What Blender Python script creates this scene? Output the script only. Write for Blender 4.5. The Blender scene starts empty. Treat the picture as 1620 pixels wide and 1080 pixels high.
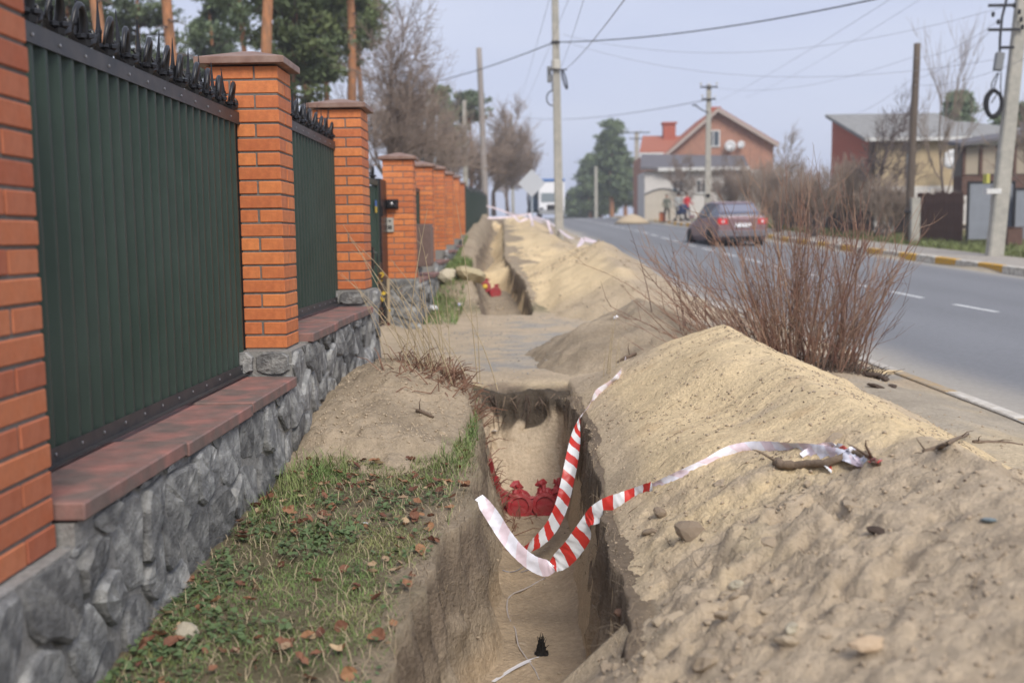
import bpy, math, random
import numpy as np
from mathutils import Vector, Matrix
random.seed(7); np.random.seed(7)
PI = math.pi
scene = bpy.context.scene
C = scene.collection

# ---------------------------------------------------------------- camera
EYE = 1.32
FPX = 1600.0
def cam_basis(yaw, pit, roll=0.012):
    F = np.array([-math.sin(yaw)*math.cos(pit), math.cos(yaw)*math.cos(pit), -math.sin(pit)])
    R0 = np.array([math.cos(yaw), math.sin(yaw), 0.0]); U0 = np.cross(R0, F)
    return math.cos(roll)*R0-math.sin(roll)*U0, math.cos(roll)*U0+math.sin(roll)*R0, F
CR, CU, CF = cam_basis(math.radians(0.9602), math.radians(5.8059))
cam_data = bpy.data.cameras.new('camera')
cam = bpy.data.objects.new('camera', cam_data); C.objects.link(cam)
cam.matrix_world = Matrix(((CR[0], CU[0], -CF[0], 0), (CR[1], CU[1], -CF[1], 0), (CR[2], CU[2], -CF[2], EYE), (0, 0, 0, 1)))
cam_data.sensor_width = 36; cam_data.lens = 36*FPX/1620
cam_data.clip_start = 0.05; cam_data.clip_end = 2000
cam_data.dof.use_dof = True; cam_data.dof.focus_distance = 4.9; cam_data.dof.aperture_fstop = 1.95
scene.camera = cam
# ---------------------------------------------------------------- sky, sun, exposure
SUN_EL, SUN_AZ = math.radians(44), math.radians(160)      # azimuth clockwise from +Y
world = bpy.data.worlds.new('World'); scene.world = world; world.use_nodes = True
wt = world.node_tree; wt.nodes.clear()
w_out = wt.nodes.new('ShaderNodeOutputWorld'); w_bg = wt.nodes.new('ShaderNodeBackground')
w_sky = wt.nodes.new('ShaderNodeTexSky'); w_sky.sky_type = 'NISHITA'; w_sky.sun_disc = False
w_sky.sun_elevation = SUN_EL; w_sky.sun_rotation = SUN_AZ; w_sky.dust_density = 3.0; w_sky.air_density = 1.0
w_mix = wt.nodes.new('ShaderNodeMix'); w_mix.data_type = 'RGBA'; w_mix.inputs[0].default_value = 0.88
w_tc = wt.nodes.new('ShaderNodeTexCoord'); w_map = wt.nodes.new('ShaderNodeMapping'); w_map.inputs[3].default_value = (1.2, 1.2, 4.0)
w_n = wt.nodes.new('ShaderNodeTexNoise'); w_n.inputs['Scale'].default_value = 1.6; w_n.inputs['Detail'].default_value = 3
w_r = wt.nodes.new('ShaderNodeValToRGB')
w_r.color_ramp.elements[0].position = 0.3; w_r.color_ramp.elements[0].color = (5.55, 6.15, 8.3, 1)
w_r.color_ramp.elements[1].position = 0.75; w_r.color_ramp.elements[1].color = (7.3, 7.7, 9.1, 1)
wt.links.new(w_tc.outputs['Generated'], w_map.inputs[0]); wt.links.new(w_map.outputs[0], w_n.inputs['Vector'])
wt.links.new(w_n.outputs['Fac'], w_r.inputs[0]); wt.links.new(w_sky.outputs[0], w_mix.inputs[6]); wt.links.new(w_r.outputs[0], w_mix.inputs[7])
wt.links.new(w_mix.outputs[2], w_bg.inputs[0]); w_bg.inputs[1].default_value = 0.1
wt.links.new(w_bg.outputs[0], w_out.inputs[0])
sun_d = bpy.data.lights.new('sun', 'SUN'); sun_d.energy = 3.0; sun_d.angle = math.radians(28); sun_d.color = (1.0, 0.93, 0.84)
sun = bpy.data.objects.new('sun', sun_d); C.objects.link(sun)
sd = Vector((math.sin(SUN_AZ)*math.cos(SUN_EL), math.cos(SUN_AZ)*math.cos(SUN_EL), math.sin(SUN_EL)))
sun.rotation_euler = sd.to_track_quat('Z', 'Y').to_euler()
scene.view_settings.view_transform = 'Standard'; scene.view_settings.look = 'None'
scene.view_settings.exposure = 0.14; scene.view_settings.gamma = 1.0; scene.view_settings.use_curve_mapping = False
scene.render.engine = 'CYCLES'
scene.cycles.max_bounces = 6; scene.cycles.diffuse_bounces = 3; scene.cycles.transparent_max_bounces = 8

# ---------------------------------------------------------------- numeric helpers
def ray(px, py): return CF+CR*((px-810)/FPX)+CU*((540-py)/FPX)
def at(px, py, y):
    """the place that lies y metres up the street on the line of sight through a photo pixel"""
    d = ray(px, py); p = d*(y/d[1]); return Vector((p[0], p[1], p[2]+EYE))
def atx(px, py, x):
    d = ray(px, py); p = d*(x/d[0]); return Vector((p[0], p[1], p[2]+EYE))
def ss(a, b, x):
    t = np.clip((np.asarray(x, float)-a)/(b-a), 0, 1); return t*t*(3-2*t)
def hsh(i, j, s):
    v = np.sin(i*127.1+j*311.7+s*74.7)*43758.5453; return v-np.floor(v)
def vn(x, y, s=0):
    x = np.asarray(x, float); y = np.asarray(y, float)
    i = np.floor(x); j = np.floor(y); fx = x-i; fy = y-j; fx = fx*fx*(3-2*fx); fy = fy*fy*(3-2*fy)
    return (hsh(i, j, s)*(1-fx)+hsh(i+1, j, s)*fx)*(1-fy)+(hsh(i, j+1, s)*(1-fx)+hsh(i+1, j+1, s)*fx)*fy-0.5
def fbm(x, y, s=0, o=4):
    a = 1.0; r = 0; t = 0
    for k in range(o):
        c, sn = math.cos(k*1.3), math.sin(k*1.3)
        r = r+a*vn((x*c-y*sn)*2**k, (x*sn+y*c)*2**k, s+k*3); t += a; a *= 0.55
    return r/t*1.8
def worley(x, y, s=0):
    x = np.asarray(x, float); y = np.asarray(y, float); i = np.floor(x); j = np.floor(y); d = np.full(np.broadcast(x, y).shape, 9.0); idv = np.zeros_like(d)
    for a in (-1, 0, 1):
        for b in (-1, 0, 1):
            cx = i+a+hsh(i+a, j+b, s); cy = j+b+hsh(i+a, j+b, s+5); q = (cx-x)**2+(cy-y)**2
            m = q < d; d = np.where(m, q, d); idv = np.where(m, hsh(i+a, j+b, s+9), idv)
    return np.sqrt(d), idv
def ip(pts): xs = [p[0] for p in pts]; ys = [p[1] for p in pts]; return lambda y: np.interp(y, xs, ys)

# ---------------------------------------------------------------- the lie of the land
base = ip([(-60, -1.2), (0, -.03), (3, .08), (5.2, .17), (7.75, .22), (13, .2), (15, .27), (17, .35), (20, .45), (25, .7), (30, .93), (45, 1.6), (63, 2.2), (100, 3.25), (115, 3.4), (140, 3.3), (200, 2.2), (420, 0)])
road_z = ip([(-60, -1.5), (0, -.08), (6.5, .1), (9.7, .17), (15, .28), (20, .43), (25, .64), (30, .85), (36, 1.10), (45, 1.52), (63, 2.15), (100, 3.25), (115, 3.38), (140, 3.2), (200, 2.0), (420, -.4)])
road_l = ip([(-60, 3.6), (0, 3.3), (6.7, 3.28), (10, 3.15), (16, 2.78), (23, 2.45), (30, 2.4), (45, 2.0), (60, 1.5), (93, .9), (120, .9), (420, -4)])
road_r = ip([(-60, 10.6), (10, 10.3), (20, 9.9), (32, 9.1), (45, 8.6), (63, 8.2), (93, 8.4), (120, 8.8), (420, 4)])
trench_l = ip([(-5, -.43), (2, -.42), (3.4, -.42), (4.6, -.27), (6, -.3), (7.6, -.37), (8.5, -.35), (14, -.68), (18, -.95), (24, -1.25), (40, -1.6), (70, -2.4)])
trench_r = ip([(-5, .30), (3, .30), (4.2, .29), (6, .33), (7.6, .27), (8.5, .2), (14, .10), (18, -.18), (24, -.58), (40, -.95), (70, -1.75)])
def bank(x, y): return base(y)+.3*ss(14.2, 17, y)*(1-ss(-.2, 1.3, x))*(1-ss(60, 80, y))+.12*(1-ss(-1.9, -1.5, x))
def land(x, y):
    """ground before anything was dug"""
    z = bank(x, y)
    l = road_l(y); r = road_r(y); rz = road_z(y)-.03
    t = ss(-.75, -.12, x-l)
    z = z*(1-t)+(rz+.024*(1-ss(-.09, -.02, x-l)))*t
    side = ss(.02, .12, x-r); z = z+side*(.14+.03)
    z = z+ss(2.2, 30, x-r)*1.0+ss(2, 30, -1.8-x)*.6
    rough = 1-ss(-.5, -.1, x-l)*(1-ss(1.8, 2.5, x-r))
    dr = ss(7.9, 8.4, y)*(1-ss(13.5, 14.5, y))
    return z+rough*(.02*fbm(x*1.7, y*1.7, 3)+.010*fbm(x*9, y*9, 4)*(1-.6*dr))
def ground(x, y):
    x = np.asarray(x, float); y = np.asarray(y, float)
    z = land(x, y)
    jl = .09*vn(y*2.3, y*0+3, 11)+.045*vn(y*9, y*0+7, 12)+.012*vn(y*31, z*6, 13); jr = .05*vn(y*2.1, y*0+1, 14)+.035*vn(y*9, y*0+2, 15)
    L = trench_l(y)+jl; Rr = trench_r(y)+jr
    wl = np.interp(y, [0, 3.5, 5.5, 7, 14, 15], [.12, .12, .09, .09, .22, .24]); wr = .06+.03*vn(y*4, y*0, 26)
    prof = np.minimum(np.clip((x-L)/wl, 0, 1)**.6, np.clip((Rr-x)/wr, 0, 1)**.6)
    e1 = np.clip((7.46+.28*vn(x*4, x*0+2, 17)+.09*vn(x*21, x*0, 18)-y)/.12, 0, 1)**.6
    e2 = np.clip((y-14.3-.15*vn(x*4, x*0, 19))/.25, 0, 1)*(1-ss(58, 62, y))
    fl = np.where(y < 10, -.53, land(x, y)-.47)+.015*fbm(x*5, y*5, 21)+.02*fbm(x*1.5, y*1.2, 22)
    # a heap of spoil inside the first trench at its far end
    z = z-.10*np.clip(.5+fbm(x*4, y*4, 29), 0, 1)*ss(7.0, 7.3, y)*(1-ss(7.6, 8.1, y))*ss(-.5, -.3, x)*(1-ss(.35, .5, x))
    fl = fl+np.where(y < 10, .46*ss(6.85, 7.4, y)*(1-.35*np.clip(abs(x-.05)/.3, 0, 1)**2)+.035*fbm(x*6, y*6, 25)*ss(6.6, 7, y)+.018*fbm(x*8, y*8, 27)+.05*np.clip(ss(.12, .0, x-L-wl)+ss(.10, .0, Rr-wr-x), 0, 1)*(.6+fbm(y*3, x*0, 28)), 0)
    k = prof*np.maximum(e1, e2)
    wallrough = .035*fbm(y*7, z*0+x*5, 23)*np.where((k > .02) & (k < .98), 1, 0)
    return z*(1-k)+fl*k+wallrough*0
def pile_main(x, y):
    b = bank(x, y)
    rx = 1.40+.06*vn(y*.9, y*0, 31); zr = np.interp(y, [0, 1, 2.5, 4, 5, 6, 6.9, 7.3, 7.9, 8.7, 9.3], [.45, .55, .62, .62, .62, .66, .71, .71, .46, .2, -.1])
    lf = trench_r(y)+.05+.03*vn(y*3, y*0, 32); lf = lf-.16*(1-ss(2.55, 3.15, y))
    rf = 2.35+.10*vn(y*1.4, y*0, 33)-.2*ss(6, 8, y)
    t = np.where(x < rx, (rx-x)/(rx-lf), (x-rx)/(rf-rx))
    f = np.where(t < 1, 1-np.clip(t, 0, 1)**np.where(x < rx, 1.25, 1.08)*(1-.10*np.sin(np.clip(t, 0, 1)*PI)), -1.35*(t-1)*np.where((y > 3.25) & (x < rx), 9, 1.4))
    z = b+np.maximum(zr-b, .02)*f-np.maximum(b-zr, 0)
    # gullies that run down the slope towards the trench
    g = .032*fbm(x*2.2+y*.9, y*4.2-x*1.2, 35, 3)
    w, idv = worley(x*7+.25*fbm(x*9, y*9, 40), y*7, 36); w2, id2 = worley(x*17, y*17, 38)
    near = 1-ss(3.1, 4.5, y+.35*fbm(x, y, 39)-.55*ss(.9, 1.8, x))
    lump = near*(.060*(.45-w)*(.2+idv)*(idv > .5)+.034*(.42-w2)*(id2 > .4))+(1-near)*(.012*(.4-w)*(idv > .8)+.006*(.4-w2)*(id2 > .7))
    wx = x+.12*fbm(x*3, y*3, 301); wy = y+.12*fbm(x*3, y*3, 302)
    patchy = .45+1.1*ss(-.25, .35, fbm(x*1.4+7, y*1.4, 307))
    dip = .085*np.exp(-((x-1.12)/.22)**2-((y-6.0)/.42)**2)-.075*np.exp(-((x-.98)/.28)**2-((y-5.1)/.5)**2)+.05*np.exp(-((x-.75)/.2)**2-((y-4.4)/.35)**2)
    scarp = dip+patchy*(near*.9+.12)*(.030*(ss(-.03, .05, fbm(wx*2.1, wy*2.6, 303))-.5)+.016*(ss(-.03, .04, fbm(wx*5.5, wy*5.5, 304))-.5)+.010*(ss(-.03, .04, fbm(wx*12, wy*12, 305))-.5))
    return z+(g+lump*patchy*.6+scarp+.010*fbm(x*6, y*6, 37)+(.003+.010*near)*fbm(x*21, y*21, 34)-.02)*np.clip((z-b)*8+.35, 0, 1)
def pile_back(x, y):
    b = bank(x, y); d = np.sqrt(((x-1.05-.15*vn(y*2, x*2, 41))/np.where(x < 1.05, 1.05, .95))**2+((y-9.3)/1.6)**2)+.10*fbm(x*2.5, y*2.5, 40)
    return b+.56*(1-d**1.15)+.06*fbm(x*2.2, y*2.2, 42)+.03*fbm(x*6, y*6, 44)+.014*fbm(x*16, y*16, 43)
def pile_mound(x, y):
    b = bank(x, y); d = np.sqrt(((x+.88)/.72)**2+((y-6.55)/(1.6+.25*vn(x*4, x*0, 48)))**2)+.10*fbm(x*2.5, y*2.5, 49)
    return b-3*np.clip(x-trench_l(y)+.08, 0, 9)+.35*(1-d**1.5)-.01+.06*fbm(x*3, y*3, 45)+.035*fbm(x*8, y*8, 46)+.014*fbm(x*24, y*24, 47)+.02*(ss(-.03, .04, fbm(x*5, y*5, 306))-.5)
def pile_far(x, y):
    b = bank(x, y)
    rx = np.interp(y, [14, 17, 22, 30, 45, 60, 80], [1.35, 1.25, 1.0, .55, 0, -.5, -1])+.1*vn(y*.8, y*0, 51)
    zr = np.interp(y, [12.9, 14, 15.5, 17.5, 19.5, 21, 24, 30, 36, 45, 60, 70, 75], [.1, .55, .95, 1.24, 1.18, .82, 1.12, 1.38, 1.62, 2.05, 2.55, 2.9, 2.2])+.1*vn(y*.7, y*0, 52)
    lf = trench_r(y)+.06; rf = rx+np.interp(y, [14, 18, 30, 60], [1.35, 1.3, 1.1, .9])
    t = np.where(x < rx, (rx-x)/(rx-lf), (x-rx)/(rf-rx))
    f = np.where(t < 1, 1-np.clip(t, 0, 1)**1.3, -(t-1)*np.where(x < rx, 9, 1.5))
    return b+np.maximum(zr-b, .02)*f-np.maximum(b-zr, 0)+.15*fbm(x*1.1+y*.3, y*1.1, 53)+.06*fbm(x*3.5, y*3.5, 55)+.022*fbm(x*9, y*9, 54)-.05
def pile_left(x, y):
    b = bank(x, y); c = trench_l(y)-.22
    zr = np.interp(y, [15, 17, 20, 24, 28, 34, 38, 44, 50, 60], [.10, .22, .16, .12, .22, .35, .2, .4, .35, .02])
    return b+zr*(1-(abs(x-c)/.42)**1.6)-.3*(1-ss(14.6, 16, y))-3*np.clip(x-trench_l(y)+.05, 0, 9)-.3*ss(54, 59, y)+.04*fbm(x*2, y*2, 56)+.02*fbm(x*7, y*7, 57)
def surf(x, y):
    z = ground(x, y)
    for f, a, b2 in ((pile_main, -9, 9.8), (pile_back, 7.5, 11.3), (pile_mound, 4.3, 8.4), (pile_far, 12.9, 75), (pile_left, 14.5, 60)):
        z = np.where((y > a) & (y < b2), np.maximum(z, f(x, y)), z)
    return z
_T = np.concatenate([np.arange(1.2, 12, .01), np.arange(12, 40, .03), np.arange(40, 140, .1)])
def hit(px, py):
    d = ray(px, py); k = _T/d[1]; x = d[0]*k; z = d[2]*k+EYE
    s = surf(x, _T); i = np.argmax(z < s)
    return Vector((float(x[i]), float(_T[i]), float(s[i])))
def on(x, y): return Vector((x, y, float(surf(np.array(x), np.array(y)))))

# ---------------------------------------------------------------- objects and names
def tag(o, label=None, cat=None, group=None, kind=None):
    if label: o['label'] = label
    if cat: o['category'] = cat
    if group: o['group'] = group
    if kind: o['kind'] = kind
    return o
def link(o, parent=None):
    C.objects.link(o)
    if parent is not None: o.parent = parent
    return o
def thing(name, label, cat, loc=(0, 0, 0), rz=0, group=None):
    o = bpy.data.objects.new(name, None); o.empty_display_size = .1; C.objects.link(o); o.location = loc; o.rotation_euler = (0, 0, rz)
    return tag(o, label, cat, group)
def from_np(name, V, Fc, mats, parent=None, smooth=False, mi=None, col=None, uv=None):
    me = bpy.data.meshes.new(name); V = np.asarray(V, np.float32); Fc = np.asarray(Fc, np.int32); k = Fc.shape[1]
    me.vertices.add(len(V)); me.vertices.foreach_set('co', V.ravel()); me.loops.add(Fc.size); me.loops.foreach_set('vertex_index', Fc.ravel())
    me.polygons.add(len(Fc)); me.polygons.foreach_set('loop_start', np.arange(0, Fc.size, k, dtype=np.int32))
    me.update(calc_edges=True)
    for m in (mats if isinstance(mats, (list, tuple)) else [mats]): me.materials.append(m)
    if mi is not None: me.polygons.foreach_set('material_index', np.asarray(mi, np.int32))
    if smooth: me.polygons.foreach_set('use_smooth', np.ones(len(Fc), bool))
    if col is not None:
        a = me.color_attributes.new('Col', 'FLOAT_COLOR', 'POINT'); c = np.ones((len(V), 4), np.float32); c[:, :3] = col; a.data.foreach_set('color', c.ravel())
    if uv is not None:
        u = me.uv_layers.new(name='UV'); u.data.foreach_set('uv', np.asarray(uv, np.float32)[Fc.ravel()].ravel())
    me.update()
    return link(bpy.data.objects.new(name, me), parent)
class MB:
    def __init__(s): s.v = []; s.f = []; s.m = []
    def add(s, vs, fs, m=0):
        b = len(s.v); s.v.extend([tuple(v) for v in vs]); s.f.extend([tuple(i+b for i in f) for f in fs]); s.m.extend([m]*len(fs)); return s
    def box(s, x0, x1, y0, y1, z0, z1, m=0, M=None):
        vs = [Vector((x, y, z)) for x in (x0, x1) for y in (y0, y1) for z in (z0, z1)]
        if M is not None: vs = [M@v for v in vs]
        return s.add(vs, [(0, 1, 3, 2), (4, 6, 7, 5), (0, 4, 5, 1), (2, 3, 7, 6), (0, 2, 6, 4), (1, 5, 7, 3)], m)
    def tube(s, pts, rad, n=6, m=0, cap=True):
        pts = [Vector(p) for p in pts]; N = len(pts)
        if not hasattr(rad, '__len__'): rad = [rad]*N
        ref = None; vs = []
        for i, p in enumerate(pts):
            d = (pts[min(i+1, N-1)]-pts[max(i-1, 0)])
            d = d.normalized() if d.length > 1e-9 else Vector((0, 0, 1))
            if ref is None: ref = Vector((1, 0, 0)) if abs(d.x) < .8 else Vector((0, 1, 0))
            a = ref-d*ref.dot(d); a = a.normalized() if a.length > 1e-6 else d.orthogonal().normalized(); b = d.cross(a); ref = a
            for k in range(n): t = 2*PI*k/n; vs.append(p+(a*math.cos(t)+b*math.sin(t))*rad[i])
        fs = [(i*n+k, i*n+(k+1) % n, (i+1)*n+(k+1) % n, (i+1)*n+k) for i in range(N-1) for k in range(n)]
        if cap: fs += [tuple(range(n-1, -1, -1)), tuple((N-1)*n+k for k in range(n))]
        return s.add(vs, fs, m)
    def lathe(s, prof, n=12, m=0, M=None):
        vs = [Vector((r*math.cos(2*PI*k/n), r*math.sin(2*PI*k/n), z)) for r, z in prof for k in range(n)]
        if M is not None: vs = [M@v for v in vs]
        N = len(prof); fs = [(i*n+k, i*n+(k+1) % n, (i+1)*n+(k+1) % n, (i+1)*n+k) for i in range(N-1) for k in range(n)]
        fs += [tuple(range(n-1, -1, -1)), tuple((N-1)*n+k for k in range(n))]
        return s.add(vs, fs, m)
    def prism(s, poly, y0, y1, m=0, M=None):
        """poly in x,z extruded along y"""
        n = len(poly); vs = [Vector((p[0], y0, p[1])) for p in poly]+[Vector((p[0], y1, p[1])) for p in poly]
        if M is not None: vs = [M@v for v in vs]
        return s.add(vs, [tuple(range(n)), tuple(range(2*n-1, n-1, -1))]+[(i, i+n, (i+1) % n+n, (i+1) % n) for i in range(n)], m)
    def ell(s, c, r, n=8, k=5, m=0):
        c = Vector(c); r = Vector(r) if hasattr(r, '__len__') else Vector((r, r, r))
        prof = [(max(.02, math.sin(PI*i/k)), -math.cos(PI*i/k)) for i in range(k+1)]
        M = Matrix.Translation(c)@Matrix.Diagonal((r.x, r.y, r.z, 1)); return s.lathe(prof, n, m, M)
    def build(s, name, mats, parent=None, smooth=False, bevel=0, fix=True):
        me = bpy.data.meshes.new(name); me.from_pydata(s.v, [], s.f)
        for m in (mats if isinstance(mats, (list, tuple)) else [mats]): me.materials.append(m)
        if any(s.m): me.polygons.foreach_set('material_index', s.m)
        if fix or bevel:
            import bmesh
            bm = bmesh.new(); bm.from_mesh(me)
            if fix: bmesh.ops.recalc_face_normals(bm, faces=bm.faces)
            if bevel: bmesh.ops.bevel(bm, geom=bm.edges[:]+bm.verts[:], offset=bevel, segments=1, affect='EDGES', clamp_overlap=True)
            bm.to_mesh(me); bm.free()
        if smooth: me.polygons.foreach_set('use_smooth', [True]*len(me.polygons))
        me.update()
        return link(bpy.data.objects.new(name, me), parent)
def dup(o, parent=None):
    c = o.copy(); C.objects.link(c)
    if parent is not None: c.parent = parent
    for ch in list(o.children): dup(ch, c)
    return c

# ---------------------------------------------------------------- materials
def mat(name, col, rough=.8, var=0, nscale=8, bump=0, bscale=60, metal=0, rnd=0, col2=None, coord='Object', spec=.3, attr=False, detail=4, stretch=None, bdist=.01, cmin=.35, cmax=.65):
    m = bpy.data.materials.new(name); m.use_nodes = True; t = m.node_tree; N = t.nodes; L = t.links
    p = N['Principled BSDF']; p.inputs['Roughness'].default_value = rough; p.inputs['Metallic'].default_value = metal; p.inputs['Specular IOR Level'].default_value = spec
    tc = N.new('ShaderNodeTexCoord'); vec = tc.outputs[coord]
    if coord == 'World': vec = None
    if stretch:
        mp = N.new('ShaderNodeMapping'); mp.inputs[3].default_value = stretch; L.new(vec, mp.inputs[0]); vec = mp.outputs[0]
    if attr:
        a = N.new('ShaderNodeAttribute'); a.attribute_name = 'Col'; src = a.outputs['Color']
    else:
        r = N.new('ShaderNodeRGB'); r.outputs[0].default_value = (*col, 1); src = r.outputs[0]
    if col2 is not None:
        n = N.new('ShaderNodeTexNoise'); n.inputs['Scale'].default_value = nscale; n.inputs['Detail'].default_value = detail; L.new(vec, n.inputs['Vector'])
        mr = N.new('ShaderNodeMapRange'); mr.inputs[1].default_value = cmin; mr.inputs[2].default_value = cmax; L.new(n.outputs['Fac'], mr.inputs[0])
        mx = N.new('ShaderNodeMix'); mx.data_type = 'RGBA'; L.new(mr.outputs[0], mx.inputs[0]); L.new(src, mx.inputs[6]); mx.inputs[7].default_value = (*col2, 1); src = mx.outputs[2]
    if var or rnd:
        hs = N.new('ShaderNodeHueSaturation'); L.new(src, hs.inputs['Color']); src = hs.outputs[0]; val = None
        if var:
            n = N.new('ShaderNodeTexNoise'); n.inputs['Scale'].default_value = nscale*2.3; n.inputs['Detail'].default_value = 6; n.inputs['Roughness'].default_value = .65; L.new(vec, n.inputs['Vector'])
            mr = N.new('ShaderNodeMapRange'); mr.inputs[1].default_value = .25; mr.inputs[2].default_value = .75; mr.inputs[3].default_value = 1-var; mr.inputs[4].default_value = 1+var; L.new(n.outputs['Fac'], mr.inputs[0]); val = mr.outputs[0]
        if rnd:
            oi = N.new('ShaderNodeObjectInfo'); mr = N.new('ShaderNodeMapRange'); mr.inputs[3].default_value = 1-rnd; mr.inputs[4].default_value = 1+rnd; L.new(oi.outputs['Random'], mr.inputs[0])
            if val is not None:
                mu = N.new('ShaderNodeMath'); mu.operation = 'MULTIPLY'; L.new(val, mu.inputs[0]); L.new(mr.outputs[0], mu.inputs[1]); val = mu.outputs[0]
            else: val = mr.outputs[0]
            mh = N.new('ShaderNodeMath'); mh.operation = 'MULTIPLY_ADD'; L.new(oi.outputs['Random'], mh.inputs[0]); mh.inputs[1].default_value = rnd*.06; mh.inputs[2].default_value = .5-rnd*.03; L.new(mh.outputs[0], hs.inputs['Hue'])
        L.new(val, hs.inputs['Value'])
    L.new(src, p.inputs['Base Color'])
    if bump:
        n = N.new('ShaderNodeTexNoise'); n.inputs['Scale'].default_value = bscale; n.inputs['Detail'].default_value = 6; n.inputs['Roughness'].default_value = .65; L.new(vec, n.inputs['Vector'])
        b = N.new('ShaderNodeBump'); b.inputs['Strength'].default_value = bump; b.inputs['Distance'].default_value = bdist; L.new(n.outputs['Fac'], b.inputs['Height']); L.new(b.outputs[0], p.inputs['Normal'])
    return m
M_soil = mat('soil', (.3, .25, .2), .95, var=.20, nscale=16, bump=.8, bscale=48, attr=True, spec=.1, bdist=.03)
M_asphalt = mat('asphalt', (.17, .175, .18), .85, var=.13, nscale=9, bump=.4, bscale=150, attr=True, spec=.3)
M_paint = mat('road_paint', (.62, .63, .62), .7, var=.15, nscale=20, col2=(.3, .3, .3), spec=.2, cmin=.5, cmax=.75)
M_kw = mat('kerb_white', (.60, .57, .50), .85, var=.15, nscale=9, rnd=.12, bump=.3, col2=(.36, .32, .26), cmin=.45, cmax=.7)
M_ky = mat('kerb_yellow', (.66, .38, .05), .85, var=.12, nscale=9, rnd=.10, bump=.3, col2=(.46, .35, .20), cmin=.55, cmax=.8)
M_kyf = mat('faded_kerb_yellow', (.46, .33, .17), .9, var=.15, nscale=7, rnd=.12, bump=.3, col2=(.40, .34, .25), cmin=.35, cmax=.6)
M_kwf = mat('faded_kerb_white', (.52, .49, .44), .9, var=.15, nscale=7, rnd=.12, bump=.3, col2=(.38, .34, .28), cmin=.4, cmax=.7)
M_kconc = mat('kerb_concrete', (.34, .32, .29), .9, var=.2, nscale=10, bump=.3)
M_brick = mat('orange_brick', (.60, .20, .070), .62, var=.16, nscale=18, rnd=.14, bump=.12, bscale=120, col2=(.52, .165, .06), spec=.3)
M_brick2 = mat('darker_brick', (.42, .145, .075), .7, var=.12, nscale=18, rnd=.15, bump=.12, bscale=120, col2=(.42, .13, .06), spec=.3)  # darker, duller brick tone, used on the nearest pillar only
M_mortar = mat('mortar', (.17, .155, .14), .95, var=.25, nscale=25, bump=.5, bscale=90)
M_cap = mat('pillar_cap_metal', (.20, .115, .085), .5, var=.14, nscale=9, spec=.4, col2=(.28, .19, .15))
M_cope = mat('red_coping', (.33, .155, .13), .7, var=.22, nscale=5, rnd=.05, bump=.25, bscale=80, col2=(.17, .125, .11), cmin=.35, cmax=.6)
M_stone = mat('grey_stone', (.19, .192, .19), .85, var=.42, nscale=11, rnd=.40, bump=1.0, bscale=48, col2=(.40, .40, .38), spec=.25, bdist=.018, cmin=.45, cmax=.75, detail=8)
M_stonem = mat('stone_mortar', (.26, .255, .24), .95, var=.3, nscale=20, bump=.8, bscale=50, bdist=.015)
M_green = mat('green_sheet', (.033, .054, .042), .5, var=.14, nscale=2, spec=.3, col2=(.042, .062, .050))
M_rail = mat('dark_rail', (.03, .032, .035), .45, var=.25, nscale=12, spec=.45, col2=(.055, .05, .048))
M_iron = mat('black_iron', (.012, .012, .014), .38, var=.2, nscale=30, spec=.5)
M_bolt = mat('zinc_bolt', (.35, .35, .36), .4, metal=.8)
M_conc = mat('pole_concrete', (.42, .40, .35), .9, var=.12, nscale=5, bump=.3, bscale=30, col2=(.34, .33, .29))
M_wood = mat('pole_wood', (.12, .095, .075), .9, var=.25, nscale=6, bump=.5, bscale=30, stretch=(1, 1, .12))
M_bluepost = mat('pale_blue_post', (.42, .48, .55), .6)
M_wire = mat('wire', (.28, .28, .31), .7)
M_cable = mat('black_cable', (.02, .02, .022), .55)
M_greybox = mat('grey_box', (.20, .21, .22), .6, var=.1)
M_twig = mat('reddish_twig', (.16, .095, .075), .8, var=.2, nscale=10, rnd=.3)
M_bark = mat('grey_bark', (.15, .12, .11), .9, var=.25, nscale=8, rnd=.15)
M_twigs = mat('far_twigs', (.26, .205, .165), .9, rnd=.2)
M_pbark = mat('pine_bark', (.30, .16, .09), .9, var=.3, nscale=7, bump=.6, bscale=25, col2=(.46, .21, .10), stretch=(1, 1, .3))
M_needle = mat('pine_needles', (.16, .20, .075), .7, var=.35, nscale=1.2, rnd=.2, col2=(.10, .14, .07))
M_needle2 = mat('far_pine_needles', (.17, .22, .11), .8, var=.3, nscale=1.0, rnd=.2, col2=(.12, .165, .10))
M_brownleaf = mat('brown_hanging_leaves', (.17, .12, .08), .85, var=.3, nscale=2)
M_straw = mat('dry_straw', (.42, .34, .22), .85, var=.2, nscale=10)
M_red_weed = mat('rusty_dry_weed', (.19, .105, .07), .85, var=.2, nscale=10)
M_leafbrown = mat('dead_leaf', (.20, .095, .055), .75, var=.25, nscale=30, rnd=.45)
M_leafpale = mat('pale_dead_leaf', (.36, .26, .16), .75, var=.2, nscale=30, rnd=.3)
M_grass = mat('grass_blade', (.125, .20, .06), .7, var=.35, nscale=2.5, col2=(.24, .25, .10), cmin=.4, cmax=.7)
M_clover = mat('clover_leaf', (.09, .135, .055), .65, var=.3, nscale=6)
M_clod = mat('sand_clod', (.46, .37, .265), .95, var=.2, nscale=25, rnd=.12, bump=.6, bscale=80)
M_root = mat('dark_root', (.09, .065, .05), .9, var=.3, nscale=20, bump=.6, bscale=60)
M_stick = mat('stick_bark', (.17, .125, .09), .85, var=.3, nscale=20, rnd=.2, bump=.6, bscale=70)
M_redfilm = mat('red_plastic_film', (.38, .028, .04), .42, var=.2, nscale=14, spec=.4, col2=(.28, .05, .045), bump=.5, bscale=30)
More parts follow.
